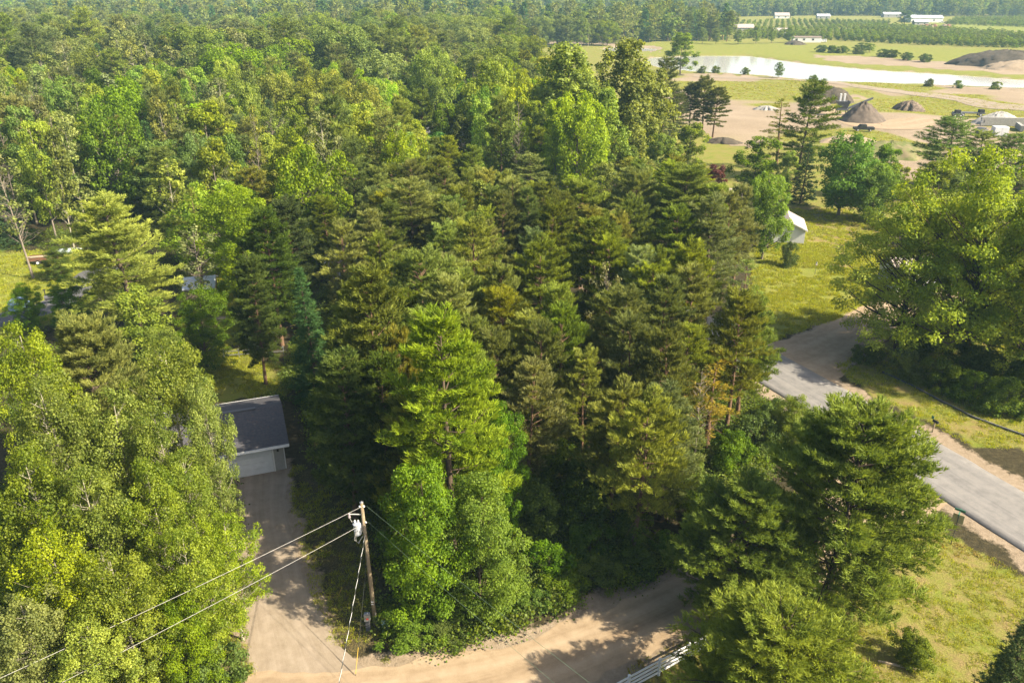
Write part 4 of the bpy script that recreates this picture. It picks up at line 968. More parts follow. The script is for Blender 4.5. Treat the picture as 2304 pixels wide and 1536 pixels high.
# landmarks that a label can lean on
def qual(x, y, h, t_, base, marks):
    d = sorted((math.hypot(x - a, y - b_), n_) for a, b_, n_ in marks)[0]
    lum = sum(t_[:2]) / 2; warm = t_[0] / t_[1]
    adj = ('very tall ' if h > 18 else 'tall ' if h > 13.6 else 'short ' if h < 11.6 else '') + ('pale ' if lum > 1.12 else 'dark ' if lum < .84 else '') + ('yellowish ' if warm > 1.0 else '')
    return f"{adj}{base} {'beside' if d[0] < 7 else 'near'} {d[1]}"
SM = [(-18, 60, 'the garage'), (PX, PY, 'the utility pole'), (*by_top(985, 703, 19.5), 'the glowing yellow-green pine'), (*by_top(1452, 880, 13.5), 'the dirt road edge'), (24, 76, 'the leaning thin roadside pines'), (*by_top(1445, 555, 14), 'the palest silvery pine'),
      (*by_top(1610, 440, 16), 'the purple-leaved tree'), (*by_top(910, 403, 16), 'the tan house in the trees'), (*by_top(1190, 345, 14), 'the pale willow'), (*by_top(1320, 782, 11.5), 'the short tidy pine')]
RM2 = [(*g(2160, 815), 'the largest bright maple'), (*g(1890, 485), 'the bushy tree behind the shed'), (*g(2120, 428), 'the dark spreading pine'), (*g(2250, 440), 'the flat-topped pine'), (*g(2330, 880), 'the maple ending the edging'), (70, 115, 'the outbuilding'), (90, 150, 'the sandy pit edge')]
RM = SM + [(*g(855, 1420), 'the pale green cabinet'), (*g(1075, 1330), 'the second front maple'), (*g(1450, 1290), 'the sunlit roadside pine'), (*g(1600, 1010), 'the dying pine'), (*g(1740, 960), 'the young verge maple')]
# right foreground
t_top('white', 1960, 912, 15.5, 400, (1.45, 1.42, 1.25), 'broad soft-needled pine between dirt road mouth and the grass lawn', var=0)
t_top('white', 1690, 1085, 10.5, 310, (1.0, 1.15, 1.1), 'darker bluish pine overhanging the dirt road beside the broad pine', var=1)
t_top('white', 1765, 1385, 9.5, 430, (1.5, 1.45, .9), 'bright yellow-green pine overhanging the white rail fence', var=2)
t_top('spruce', 2330, 1410, 9.0, 190, (1.0, .95, .7), 'dark spruce at the far side of the patchy front lawn', var=0)
X, Y = g(2040, 1486); tree('shrub', X, Y, 2.3, 2.8, (1.3, 1.2, .8), 'small leafy shrub inside the pale timber bed', var=0)
t_top('maple', 1790, 890, 5.5, 110, (1.0, 1.05, .8), 'young bright maple on the verge of the paved road by the broad pine', var=1)
# centre foreground
t_top('wslim', 985, 703, 19.5, 290, (1.85, 1.75, .8), 'glowing yellow-green pine rising behind the front maple', var=0)
t_top('maple', 945, 1040, 12.0, 245, (.85, 1.0, .8), 'fresh green maple right beside the utility pole', var=0)
t_top('maple', 1075, 1080, 10.5, 235, (.8, .92, .75), 'fresh green maple in front of the glowing pine, away from the pole', var=2)
t_top('maple', 1130, 915, 11.5, 150, (.7, 1.1, .95), 'cool green maple tucked behind the glowing pine', var=1)
t_top('red', 835, 600, 19.0, 215, (1.0, 1.0, .9), 'tall bushy-tufted pine standing above the garage side', var=0)
t_top('red', 760, 790, 14.5, 180, (.75, .8, .8), 'dark tufted pine nearest the garage wall', var=1)
t_top('red', 850, 800, 14.0, 170, (.75, .8, .75), 'dark tufted pine between the garage and the glowing pine', var=0)
t_top('scots', 905, 730, 15, 130, RD, 'brown-tinged pine squeezed behind the glowing yellow-green pine', var=3)
t_top('spruce', 677, 603, 14.0, 110, (1.1, 1.2, 1.35), 'slender blue-green spruce behind the garage roof', var=1)
for px, py, h, w in ((590, 470, 16, 135), (640, 445, 16, 130), (560, 575, 14, 110)): t_top('red', px, py, h, w, (.7, .78, .75), f"dark tufted pine {'over the glade' if px < 580 else 'behind the glade' if px < 600 else 'behind the blue-green spruce'}")
# pine stand, tops that read one by one
stand = [(910, 403, 16, 175, 'wslim', YG, 1), (1085, 405, 13, 95, 'aspen', (1, 1.05, 1.1), 0), (1160, 395, 15, 105, 'scots', OL, 0), (1310, 402, 15, 160, 'scots', OL, 1), (1440, 380, 15, 130, 'scots', (1, 1.05, .9), 2),
         (1545, 375, 16, 190, 'wslim', (.95, 1.0, .9), 0), (1610, 440, 16, 150, 'wslim', (.95, 1.0, .95), 1), (1060, 490, 15, 155, 'scots', OL, 2), (1215, 535, 14.5, 150, 'scots', YG, 3), (1345, 488, 15, 165, 'scots', OL, 0),
         (1445, 555, 14, 115, 'wslim', (1.3, 1.35, 1.3), 1), (1560, 540, 15, 155, 'scots', (.95, 1, .9), 1), (950, 560, 15, 190, 'scots', (.9, .95, .8), 3), (1260, 640, 14, 140, 'scots', OL, 2), (1500, 620, 14, 130, 'scots', (.9, 1.05, .95), 0),
         (1320, 782, 11.5, 120, 'scots', YG, 1), (1452, 880, 13.5, 200, 'scots', (1.1, 1.1, .9), 3), (1000, 620, 15, 170, 'scots', OL, 0), (1120, 740, 13.5, 150, 'scots', (.8, .8, .7), 1), (1220, 720, 14, 140, 'scots', (.85, .85, .75), 3),
         (1420, 700, 14, 140, 'scots', (.85, .95, .85), 2), (1560, 730, 12, 140, 'scots', (.95, 1.05, .85), 0), (1370, 590, 14, 90, 'bareish', (1, .95, 1), 0), (1130, 590, 14.5, 130, 'scots', (.9, .95, .8), 1),
         (1420, 440, 15, 120, 'scots', (.9, .95, .85), 3), (1240, 450, 15, 120, 'scots', (.95, .95, .8), 2), (1530, 460, 15, 130, 'scots', (.9, 1, .85), 0)]
STANDQ = []
for px, py, h, w, kd, ti, v in stand:
    nm = {'scots': 'olive green pine in the dense stand between dirt road and paved road', 'wslim': 'softer bluish-green pine among the dense roadside pine stand',
          'aspen': 'pale grey-green aspen poking out behind the pine stand', 'bareish': 'nearly bare grey tree inside the dense pine stand'}[kd]
    if (px, py) == (1452, 880): nm = 'sunlit olive pine at the dirt road edge of the pine stand'
    if (px, py) == (1320, 782): nm = 'short yellowish pine with a tidy cone inside the stand shade'
    if (px, py) == (1445, 555): nm = 'palest silvery pine in the middle of the dense stand'
    gr_ = None if nm.startswith(('sunlit', 'short', 'palest', 'pale', 'nearly')) else 'pines of the dense roadside stand'
    STANDQ.append((t_top(kd, px, py, h, w, ti, nm, gr_, var=v), h, ti, kd, gr_))
t_base('thin', 1638, 848, 578, 110, (.9, 1.0, .8), 'tall thin pine with bare stem leaning over the paved road', var=0, lean=(0, .05), rz=0)
t_base('thin', 1655, 900, 640, 110, (1.05, 1.1, .9), 'second thin bare-stemmed pine leaning beside the paved road', var=1, lean=(0, .06), rz=0)
t_base('thin', 1590, 1010, 790, 130, (1.5, 1.05, 1.0), 'dying pine with rusty brown needles near the paved road', var=1)
t_base('bareish', 1560, 1040, 820, 120, (1.4, 1.0, .8), 'dead grey tree with tangled bare branches by the dying pine', var=1)
# right side across the road
X, Y, h = by_base(2015, 785, 430); tree('bigmaple', X + .6, Y, h, 17, (1.95, 1.75, .95), 'spreading maple whose limb reaches over the gravel drive', var=0)
X, Y, h = by_base(2160, 815, 345); tree('bigmaple', X, Y, h, 20, (2.05, 1.8, .95), 'largest bright maple behind the timber edging', var=1)
X, Y, h = by_base(2330, 880, 410); tree('bigmaple', X + 1, Y, h, 17, (1.95, 1.72, .95), 'bright maple at the road end of the timber edging', var=0, rz=2.2)
for i, (px, py, h, w) in enumerate(((2035, 850, 3.2, 4.2), (1950, 815, 2.2, 3.6), (2110, 875, 3.6, 4.6), (2185, 905, 3.2, 4.6), (2260, 930, 3.6, 5), (2060, 800, 3.6, 5), (2180, 850, 4, 6), (2300, 900, 4, 6))):
    X, Y = g(px, py); tree('shrub', X, Y, h, w, (.95, 1.0, .8), ('low', 'small', 'wide', 'leafy', 'tall', 'inner', 'back', 'end')[i] + ' green shrub in the shaded bed under the maples' + (' beside the gravel drive' if i < 2 else ' behind the timber edging'), 'shrubs in the bed under the maples')
t_base('round', 1712, 584, 388, 118, (.95, 1.15, 1.0), 'neat round leafy tree covering the corner of the white shed', var=0)
X, Y = g(1775, 598); tree('shrub', X, Y, 3.6, 3.2, (.9, 1.0, .95), 'upright lone shrub on the lawn in front of the white shed', var=1)
t_base('mid', 1604, 470, 372, 74, (.5, .13, 1.0), 'dark purple-leaved tree beside the pinkish roof', var=2)
t_base('round', 1890, 485, 300, 165, (.75, 1.0, .95), 'large bushy green tree behind the white shed', var=1)
t_base('round', 1955, 500, 368, 135, (.8, 1.05, 1.0), 'rounded green tree leaning against the bushier one behind the shed', var=0)
t_base('mid', 1690, 440, 308, 115, (1.05, 1.15, .8), 'bright green bushy tree at the weedy near edge of the pit', var=0)
t_base('mid', 1545, 405, 275, 85, (1.1, 1.1, .75), 'bright upright leafy tree beside the big cottonwoods', var=1)
t_base('mid', 1760, 450, 340, 60, (1.1, 1.15, .8), 'slim bright green tree beside the dark spruce', var=1)
t_base('sprucem', 1800, 458, 322, 65, (.55, .6, .6), 'very dark spruce on the brown lawn behind the shed', var=0)
t_base('whitem', 1795, 405, 178, 135, (.6, .68, .62), 'tall dark pine silhouetted against the sandy pit', var=0)
t_base('thin', 1742, 380, 222, 75, (1.0, 1.0, .85), 'thin scraggly pine next to the tall dark one', var=1)
for i, (bx, by, ty) in enumerate(((1550, 300, 185), (1578, 305, 170), (1605, 310, 195))): t_base('pinem', bx, by, ty, 62, (.55, .55, .5), 'dark open-stemmed pine in a row of three by the pit', 'three dark pines at the pit edge')
t_base('whitem', 1490, 315, 128, 80, (.6, .62, .55), 'dark tall pine right behind the big cottonwoods', var=0)
t_base('whitem', 1515, 310, 200, 70, (.6, .62, .55), 'shorter dark pine between the cottonwoods and the row of three', var=0)
t_base('whitem', 2120, 428, 262, 160, (.62, .78, .75), 'dark spreading pine in front of the pit track', var=0, rz=1)
t_base('whitem', 2185, 425, 292, 110, (.9, .95, .75), 'lighter pine fused with the dark spreading one by the pit track', var=0, rz=3)
t_base('whitem', 2250, 440, 300, 130, (.65, .8, .75), 'dark flat-topped pine near the white container', var=0, rz=4)
t_base('whitem', 2310, 440, 330, 110, (.65, .8, .75), 'dark pine behind the bright maples at the pit corner', var=0, rz=5)
t_base('cotton', 1275, 415, 100, 230, (1.4, 1.45, 1.0), 'huge upright cottonwood beside the wide-spreading willow', var=0)
t_base('cotton', 1400, 410, 92, 235, (1.4, 1.45, 1.0), 'huge upright cottonwood beside the dark tall pine', var=1)
t_base('cotton', 1345, 440, 200, 150, (1.35, 1.4, .95), 'lower cottonwood filling the gap between the two huge ones', var=0, rz=2.4)
t_base('round', 1100, 380, 138, 195, (1.25, 1.2, 1.2), 'wide pale willow with dark forked trunk beside the cottonwoods', var=1)
t_base('round', 975, 302, 108, 118, (1.0, 1.1, .8), 'tall leafy tree with long bare pale trunk in the village', var=0)
t_base('mid', 985, 418, 298, 118, (.5, .85, .75), 'dark round maple by the white house with dark roof', var=1)
t_base('mid', 1060, 470, 362, 115, (1.1, 1.25, .7), 'bright lime maple in front of the pale willow', var=2)
t_base('whitem', 1190, 480, 345, 120, (1.05, 1.1, 1.05), 'pale soft pine in front of the huge cottonwoods', var=0)
t_base('pinem', 880, 410, 270, 90, (.55, .58, .5), 'dark blackish conifer beside the dark round maple', var=0)
t_base('mid', 1530, 168, 74, 78, (.85, .85, .7), 'lone leafy tree with bare lower trunk on the pond shore', var=2)
t_base('maple', 1752, 174, 140, 22, (.9, .95, .9), 'tiny sapling on the near pond shore', var=0)
for i, p in enumerate(((1677, 168), (1610, 164), (1580, 165), (1830, 186), (2090, 196), (2155, 200), (2240, 203))): X, Y = g(*p); tree('shrub', X, Y, 3.2, 4.5, (1.1, 1.1, .9), 'low bush on the near shore of the long pond', 'bushes along the near pond shore')
# left side
t_top('wslim', 240, 440, 17, 235, (1.75, 1.6, .9), 'big golden-green pine beside the house driveway', var=1)
t_top('maple', 530, 422, 15, 190, (1.35, 1.35, .7), 'brightest lime maple rising over the glade', var=0)
t_top('mid', 300, 640, 10, 150, GD, 'golden olive leafy tree between the driveway and the glade', var=0)
t_top('maple', 355, 740, 7.5, 150, (1.0, .98, .65), 'lower golden tree in front of the golden olive one', var=1)
t_top('maple', 440, 650, 9.0, 150, (.75, .95, .75), 'deep green maple at the glade edge by the log pile', var=2)
t_top('bareish', 430, 505, 12, 120, (1, 1, 1), 'half-bare grey tree leaning over the little metal-roofed shed', var=0)
t_top('thin', 420, 420, 15, 70, (1, 1, .9), 'thin reddish-stemmed pine near the brightest lime maple', var=0)
t_base('bareish', 78, 628, 330, 130, (1.05, 1.05, 1), 'tall leaning half-bare tree on the yard lawn', var=0, lean=(0, -.10), rz=0)
t_base('maple', 140, 628, 556, 78, (.7, .85, .6), 'small round bushy tree in the yard by the trailer', var=0)
t_base('maple', 75, 745, 640, 90, (.75, 1, .8), 'thin green tree overhanging the house driveway', var=1)
t_base('maple', 165, 740, 625, 110, (.7, .9, .75), 'shady green tree beside the barrel smoker', var=2)
t_top('white', 170, 715, 15, 265, TAN, 'tan-tinged pine among the bright front poplars', var=1)
PL = ['tallest bright poplar next to the tan-tinged pine', 'bright poplar touching the house driveway side of the grove', 'poplar with a long exposed white trunk', 'bright poplar directly in front of the tan-tinged pine', 'bright poplar between the tan-tinged pine and garage roof',
      'slim poplar reaching past the garage ridge', 'bright poplar below the white-trunked one', 'bright poplar at the heart of the grove', 'bright poplar reaching toward the garage door', 'poplar whose branches hang over the garage eave', 'shaded poplar above the upper power wire', 'poplar crossed by the upper power wire',
      'poplar beside the driveway above the wires', 'low poplar overhanging the gravel driveway edge', 'poplar crossed by the lower end of the upper wire', 'low poplar crossed by the lower power wire']
pop = [(355, 765, 16, 190), (40, 722, 17, 170), (95, 850, 17, 210), (235, 890, 15.5, 200), (355, 905, 15, 180), (450, 850, 14, 115), (40, 1020, 15, 210), (180, 1040, 14, 210), (320, 1040, 13.5, 200), (415, 1015, 12.5, 150),
       (90, 1190, 13, 220), (240, 1230, 12, 210), (390, 1190, 11.5, 200), (500, 1160, 9.5, 150), (30, 1340, 11, 220), (180, 1390, 9.5, 210)]
for i, (px, py, h, w) in enumerate(pop): t_top('poplar', px, py, h, w, (1.1, 1.08, .85), PL[i], 'poplars in the grove by the driveway')
t_top('maple', 300, 1330, 8.5, 170, (1.15, 1.0, .6), 'olive-yellow maple under the poplars near the power wires', var=0)
t_top('maple', 400, 1310, 8.5, 190, (.9, .95, .7), 'deep green maple under the poplars beside the driveway', var=1)
t_top('shrub', 465, 1460, 3.6, 170, (.95, 1.1, .8), 'leafy green shrub at the driveway end of the poplar grove', var=2)
t_top('spruce', 140, 1440, 7, 150, (1.2, 1.1, .6), 'low yellowish spruce under the poplars', var=0)
for i, (px, py, h, w) in enumerate(((930, 1440, 1.7, 4.4), (1010, 1420, 1.6, 3.6), (880, 1415, 1.5, 2.4), (1090, 1395, 1.5, 3.4), (1180, 1365, 1.7, 3.6), (1270, 1340, 1.7, 3.6), (1350, 1310, 2.0, 3.8), (1430, 1285, 2.0, 3.4), (1240, 1290, 2.4, 4),
                                    (1120, 1330, 2.6, 4), (1000, 1360, 2.8, 4), (1330, 1250, 2.6, 4), (1420, 1230, 3, 4), (1500, 1255, 2.2, 3))):
    X, Y = g(px, py); tree('shrub', X, Y, h, w, (.9, 1.02, .75), qual(X, Y, 12, (.9, 1.02), ('wide' if w >= 4 else 'small' if w < 3.1 else 'low' if h < 1.65 else 'bushy') + ' roadside shrub', RM), 'shrubs along the dirt road edge')
for i, (px, py, h, w) in enumerate(((1560, 1180, 4, 4.5), (1520, 1120, 5, 4.5), (1640, 1060, 4, 4.5), (1700, 1010, 3.5, 4.5), (1740, 960, 3, 4), (1250, 1090, 4.5, 5), (1340, 1120, 4.5, 5), (1200, 1180, 4, 5), (1400, 1080, 4.5, 5), (1310, 1190, 4, 5))):
    X, Y = g(px, py); tree('shrub', X, Y, h, w, (1.0, 1.05, .8), qual(X, Y, 12, (1, 1.05), ('tall' if h > 4.2 else 'low' if h < 3.6 else 'broad') + ' leafy understorey shrub', RM), 'understorey shrubs in the pine stand')

# ------------------------------------------------------------------ fill the woods
RNG = np.random.default_rng(77)
def blocked(x, y, r):
    for (a, b_, q, h) in TREES:
        if (a - x) ** 2 + (b_ - y) ** 2 < (r + q * .42) ** 2: return True
    return False
ROADS = [(DIRT_C, 4.2), (DRIVE_C, 4.2), (ROAD_C, 6.0), (DRIVE2_C, 5.5), (LD, 5)]
def on_road(x, y):
    a, b_ = np.array([x]), np.array([y])
    return any(near_line(a, b_, l)[0] < w for l, w in ROADS)
NOTREE = [LAWN_FRONT, LAWN_MID, LAWN_FAR, VERGE, YARD, YARD_L, BACKYARD, GLADE, LEFTYARD, PIT, BANK, CLEAR, POND, POND2,
          pxp((480, 880), (660, 880), (670, 1090), (470, 1100)), [(-33, 54), (-18, 58), (-21, 69), (-36, 64)], pxp((1740, 460), (1960, 460), (1960, 640), (1740, 640)),
          pxp((860, 320), (1110, 310), (1110, 372), (900, 385)), pxp((760, 640), (850, 640), (850, 600), (770, 600)), pxp((1640, 480), (1700, 480), (1700, 560), (1640, 560)),
          pxp((860, 200), (960, 200), (950, 260), (870, 260))]
def free(x, y):
    a, b_ = np.array([x]), np.array([y])
    return not any(inside(a, b_, p)[0] for p in NOTREE) and not on_road(x, y)
def plant(poly, n, rmin, pick, tries=40):
    xs = [p[0] for p in poly]; ys = [p[1] for p in poly]; k = 0; t = 0
    while k < n and t < n * tries:
        t += 1; x = RNG.uniform(min(xs), max(xs)); y = RNG.uniform(min(ys), max(ys))
        if not inside(np.array([x]), np.array([y]), poly)[0] or not free(x, y) or blocked(x, y, rmin): continue
        pick(x, y); k += 1
    return k
def tv(lo=.8, hi=1.2): q = RNG.uniform(lo, hi); return (q * RNG.uniform(.88, 1.08), q, q * RNG.uniform(.75, 1.05))
for o_, h, t_, kd, gp in STANDQ:
    if gp: o_['label'] = qual(o_.location.x, o_.location.y, h, t_, 'olive stand pine' if kd == 'scots' else 'soft green stand pine', SM)
STAND = pxp((790, 1010), (870, 1240), (1180, 1330), (1480, 1250), (1690, 1020), (1640, 820)) + [(20, 92), (8, 112), (-26, 112), (-26, 96), (-13, 74)]
def pick_stand(x, y):
    h, t_ = RNG.uniform(11.5, 14.5), tv(.8, 1.2); kd = 'scots' if RNG.random() < .85 else 'wslim'
    tree(kd, x, y, h, RNG.uniform(4.8, 6.6), t_, qual(x, y, h, t_, 'olive stand pine' if kd == 'scots' else 'soft green stand pine', SM), 'pines of the dense roadside stand')
plant(STAND, 66, 1.5, pick_stand)
plant([(27, 97), (35, 100), (36, 104), (22, 112), (20, 128), (17, 121)], 10, 1.6, pick_stand)
plant([(8, 100), (20, 90), (17, 98), (8, 115), (-4, 132), (-14, 140), (-20, 112)], 26, 1.6, pick_stand)
# woods on the left, 65-235 m away
LW = [(-110, 121), (-78, 121), (-54, 116), (-40, 106), (-30, 98), (-24, 112), (6, 118), (14, 140), (14, 230), (-190, 235), (-150, 160)]
LBL = dict(round=('wide-crowned green woodland tree', 'wide trees in the left woods'), mid=('green leafy woodland tree', 'leafy trees in the left woods'), aspen=('thin woodland aspen', 'aspens in the left woods'),
           bareish=('half-bare woodland tree', 'bare trees in the left woods'), pinem=('olive woodland pine', 'pines in the left woods'),
           whitem=('soft-needled woodland pine', 'soft pines in the left woods'), sprucem=('pointed woodland spruce', 'spruces in the left woods'))
WM = [(*g(240, 600), 'the golden-green pine'), (*g(530, 560), 'the brightest lime maple'), (*g(92, 592), 'the rusty trailer'), (*g(452, 676), 'the metal-roofed shed'), (*g(935, 350), 'the dark-roofed white house'), (*g(905, 222), 'the pale-roofed white house'),
      (*g(1100, 380), 'the wide pale willow'), (*g(985, 418), 'the dark round maple'), (*g(802, 652), 'the tan house'), (*g(-30, 300), 'the white house by the aspens'), (*g(975, 302), 'the bare-trunked village tree'), (*g(430, 560), 'the leaning half-bare tree')]
def pick_left(x, y):
    lf = np.clip((-x / y - .15) * 2.2, 0, 1)                     # paler, barer woods further out
    pr = np.array([.56 - .22 * lf, .12 + .22 * lf, .04 + .10 * lf, .13 - .03 * lf, .10 - .05 * lf, .05 - .02 * lf]); pr /= pr.sum()
    k = ['mid', 'aspen', 'bareish', 'pinem', 'whitem', 'sprucem'][RNG.choice(6, p=pr)]
    if k == 'mid' and RNG.random() < .4: k = 'round'
    t_ = tv(.8, 1.25)
    if k in ('mid', 'round'): t_ = tuple(np.array(t_) * ((1.5, 1.42, 1.0) if RNG.random() < .65 else (1.0, 1.1, .95)))
    if k in ('pinem', 'whitem', 'sprucem'): t_ = tuple(np.array(t_) * .85)
    h = RNG.uniform(12.5, 20.5) if k != 'sprucem' else RNG.uniform(9, 15); lb, gp = LBL[k]
    tree(k, x, y, h, RNG.uniform(9.5, 14.5) if k == 'round' else RNG.uniform(6.2, 10.5) if k in ('mid', 'whitem') else RNG.uniform(5.0, 7.5), t_, qual(x, y, h, t_, lb, WM), gp)
NOTREE.append(pxp((600, 880), (720, 880), (720, 640), (640, 640)))
plant(LW, 380, 2.4, pick_left)
MW = [(18, 118), (34, 122), (36, 150), (30, 200), (14, 235), (14, 130)]
def pick_mid(x, y): tree('mid' if RNG.random() < .7 else 'pinem', x, y, RNG.uniform(8, 13), RNG.uniform(5, 7), tv(.8, 1.2), 'green tree in the thicket around the huge cottonwoods', 'trees around the cottonwoods')
plant(MW, 30, 2.5, pick_mid)
RW = [(62, 112), (100, 118), (118, 172), (78, 172), (66, 150)]
def pick_rw(x, y): tree('mid' if RNG.random() < .8 else 'whitem', x, y, RNG.uniform(8, 11), RNG.uniform(5, 8), tv(.8, 1.1), qual(x, y, 12, (1, 1.05), 'green tree', RM2), 'trees between maples and pit')
plant(RW, 16, 3, pick_rw)

# ------------------------------------------------------------------ masses nobody could count
def scatter(name, pts, scl, rot, idx, keys, label, cat, part='crown'):
    me = bpy.data.meshes.new(name); me.vertices.add(len(pts)); me.vertices.foreach_set('co', np.asarray(pts, np.float32).ravel())
    a = me.attributes.new('scl', 'FLOAT_VECTOR', 'POINT'); a.data.foreach_set('vector', np.asarray(scl, np.float32).ravel())
    a = me.attributes.new('rot', 'FLOAT_VECTOR', 'POINT'); a.data.foreach_set('vector', np.asarray(rot, np.float32).ravel())
    a = me.attributes.new('idx', 'INT', 'POINT'); a.data.foreach_set('value', np.asarray(idx, np.int32))
    o = link(name, me); tag(o, label, cat, kind='stuff')
    cl = bpy.data.collections.new(name + '_kinds')
    for i, k in enumerate(keys):
        mesh = k if not isinstance(k, str) else PROTO[k][part]
        q = bpy.data.objects.new(f'{name}_{i:02d}', mesh); cl.objects.link(q)
    ng = bpy.data.node_groups.new(name, 'GeometryNodeTree')
    ng.interface.new_socket('Geometry', in_out='INPUT', socket_type='NodeSocketGeometry'); ng.interface.new_socket('Geometry', in_out='OUTPUT', socket_type='NodeSocketGeometry')
    n = ng.nodes; l = ng.links; gi = n.new('NodeGroupInput'); go = n.new('NodeGroupOutput'); ip = n.new('GeometryNodeInstanceOnPoints'); ci = n.new('GeometryNodeCollectionInfo')
    ci.inputs[0].default_value = cl; ci.inputs['Separate Children'].default_value = True; ci.inputs['Reset Children'].default_value = True
    ip.inputs['Pick Instance'].default_value = True
    def na(nm, ty):
        q = n.new('GeometryNodeInputNamedAttribute'); q.data_type = ty; q.inputs[0].default_value = nm; return q.outputs[0]
    l.new(gi.outputs[0], ip.inputs['Points']); l.new(ci.outputs[0], ip.inputs['Instance']); l.new(na('idx', 'INT'), ip.inputs['Instance Index'])
    l.new(na('rot', 'FLOAT_VECTOR'), ip.inputs['Rotation']); l.new(na('scl', 'FLOAT_VECTOR'), ip.inputs['Scale']); l.new(ip.outputs[0], go.inputs[0])
    o.modifiers.new('scatter', 'NODES').node_group = ng
    return o
def joined(key):                                              # far tree: trunk and crown as one mesh for scattering
    p = PROTO[key]; a, c = p['trunk'], p['crown']
    me = bpy.data.meshes.new('far_' + key)
    va = [tuple(v.co) for v in a.vertices]; vc = [tuple(v.co) for v in c.vertices]; fa = [tuple(f.vertices) for f in a.polygons]; fc = [tuple(i + len(va) for i in f.vertices) for f in c.polygons]
    me.from_pydata(va + vc, [], fa + fc); me.materials.append(a.materials[0]); me.materials.append(c.materials[0])
    me.polygons.foreach_set('material_index', np.r_[np.zeros(len(fa), np.int32), np.ones(len(fc), np.int32)])
    at = me.attributes.new('v', 'FLOAT', 'FACE'); src = np.zeros(len(fc), np.float32); c.attributes['v'].data.foreach_get('value', src); at.data.foreach_set('value', np.r_[np.zeros(len(fa), np.float32), src])
    me.update(); return me
FARM = {k: joined(k) for k in ('farb0', 'farb1', 'farb2', 'fara0', 'farc0', 'farc1', 'fars0', 'mid0', 'mid1', 'mid2', 'aspen0', 'aspen1', 'pinem0', 'whitem0', 'sprucem0', 'round0', 'round1')}
def grid_pts(y0, y1, sp, spread=.82):
    n = int(spread * (y1 * y1 - y0 * y0) / sp ** 2); y = np.sqrt(RNG.uniform(y0 * y0, y1 * y1, n)); x = RNG.uniform(-spread, spread, n) * y
    # thin out pairs that fall in one cell
    key = np.floor(x / (sp * .7)).astype(np.int64) * 100003 + np.floor(y / (sp * .7)).astype(np.int64); _, i = np.unique(key, return_index=True)
    return x[i], y[i]
def forest_ok(x, y):
    ok = np.ones(x.shape, bool)
    r = x / y
    lim = np.select([y < 235, y < 380, y < 540, y < 760, y < 930], [-.0 + 14 / y * 0 - 9, .02 + 0 * y, .015 + 0 * y, .26 + 0 * y, .20 + 0 * y], 9.)
    ok &= r < lim + .012 * np.sin(y / 17)
    ok &= ~((y > 540) & (y < 575) & (r > .02) & (r < .3) & (vnoise(x, y, 30, 9) < .35))
    for P_ in (POND, POND2, BEACH, BEACH2, BANK, FIELD): ok &= ~inside(x, y, P_)
    ok &= ~((y > 880) & (y < 1000) & (r > .03) & (r < .14))        # open farmland strip by the red farmhouse
    edge = 1000 + 90 * vnoise(x, y, 160, 12)
    ok &= ~((r > .20) & (y < edge) & (y > 760))
    return ok
x, y = grid_pts(228, 560, 7.4); k = forest_ok(x, y) & ((x < 10) | (y > 235)); x, y = x[k], y[k]; n = len(x)
keysA = [FARM[q] for q in ('mid0', 'mid1', 'mid2', 'aspen0', 'aspen1', 'pinem0', 'whitem0', 'sprucem0', 'round0', 'round1')]
lf = np.clip((-x / y - .1) * 2.4, 0, 1); cn = vnoise(x, y, 45, 21)
u_ = RNG.random(n); conif = (u_ < .10 + .6 * (cn > .66)); ix = np.where(conif, RNG.choice([5, 5, 6, 7], n), np.where(RNG.random(n) < .15 + .6 * lf, RNG.choice([3, 4], n), RNG.choice([0, 1, 2, 8, 9, 8], n)))
s_ = RNG.uniform(.75, 1.35, n) * (.75 + .6 * vnoise(x, y, 38, 25)); scatter('woodland', np.c_[x, y, np.zeros(n) - .1], np.c_[s_ * RNG.uniform(.95, 1.35, n), s_ * RNG.uniform(.95, 1.35, n), s_], np.c_[np.zeros((n, 2)), RNG.uniform(0, 6.28, n)], ix, keysA,
    'mixed green woodland canopy stretching away behind the yards', 'woodland')
xa, ya = grid_pts(560, 1150, 8.8); xb, yb = grid_pts(1150, 2750, 12.5, .8); x = np.r_[xa, xb]; y = np.r_[ya, yb]; k = forest_ok(x, y); x, y = x[k], y[k]; n = len(x)
keysB = [FARM[q] for q in ('farb0', 'farb1', 'farb2', 'fara0', 'farc0', 'farc1', 'fars0')]
cn = vnoise(x, y, 90, 22); u_ = RNG.random(n); conif = u_ < .12 + .6 * (cn > .62)
ix = np.where(conif, RNG.choice([4, 5, 6], n), RNG.choice([0, 1, 2, 3], n))
s_ = RNG.uniform(.65, 1.3, n) * (.75 + .55 * vnoise(x, y, 70, 26)) * np.where(y > 1150, 1.45, 1.25); scatter('distant_forest', np.c_[x, y, hill(x, y) - .2], np.c_[s_ * 1.25, s_ * 1.25, s_], np.c_[np.zeros((n, 2)), RNG.uniform(0, 6.28, n)], ix, keysB,
    'hazy blue-green forest covering the low hills at the horizon', 'forest')
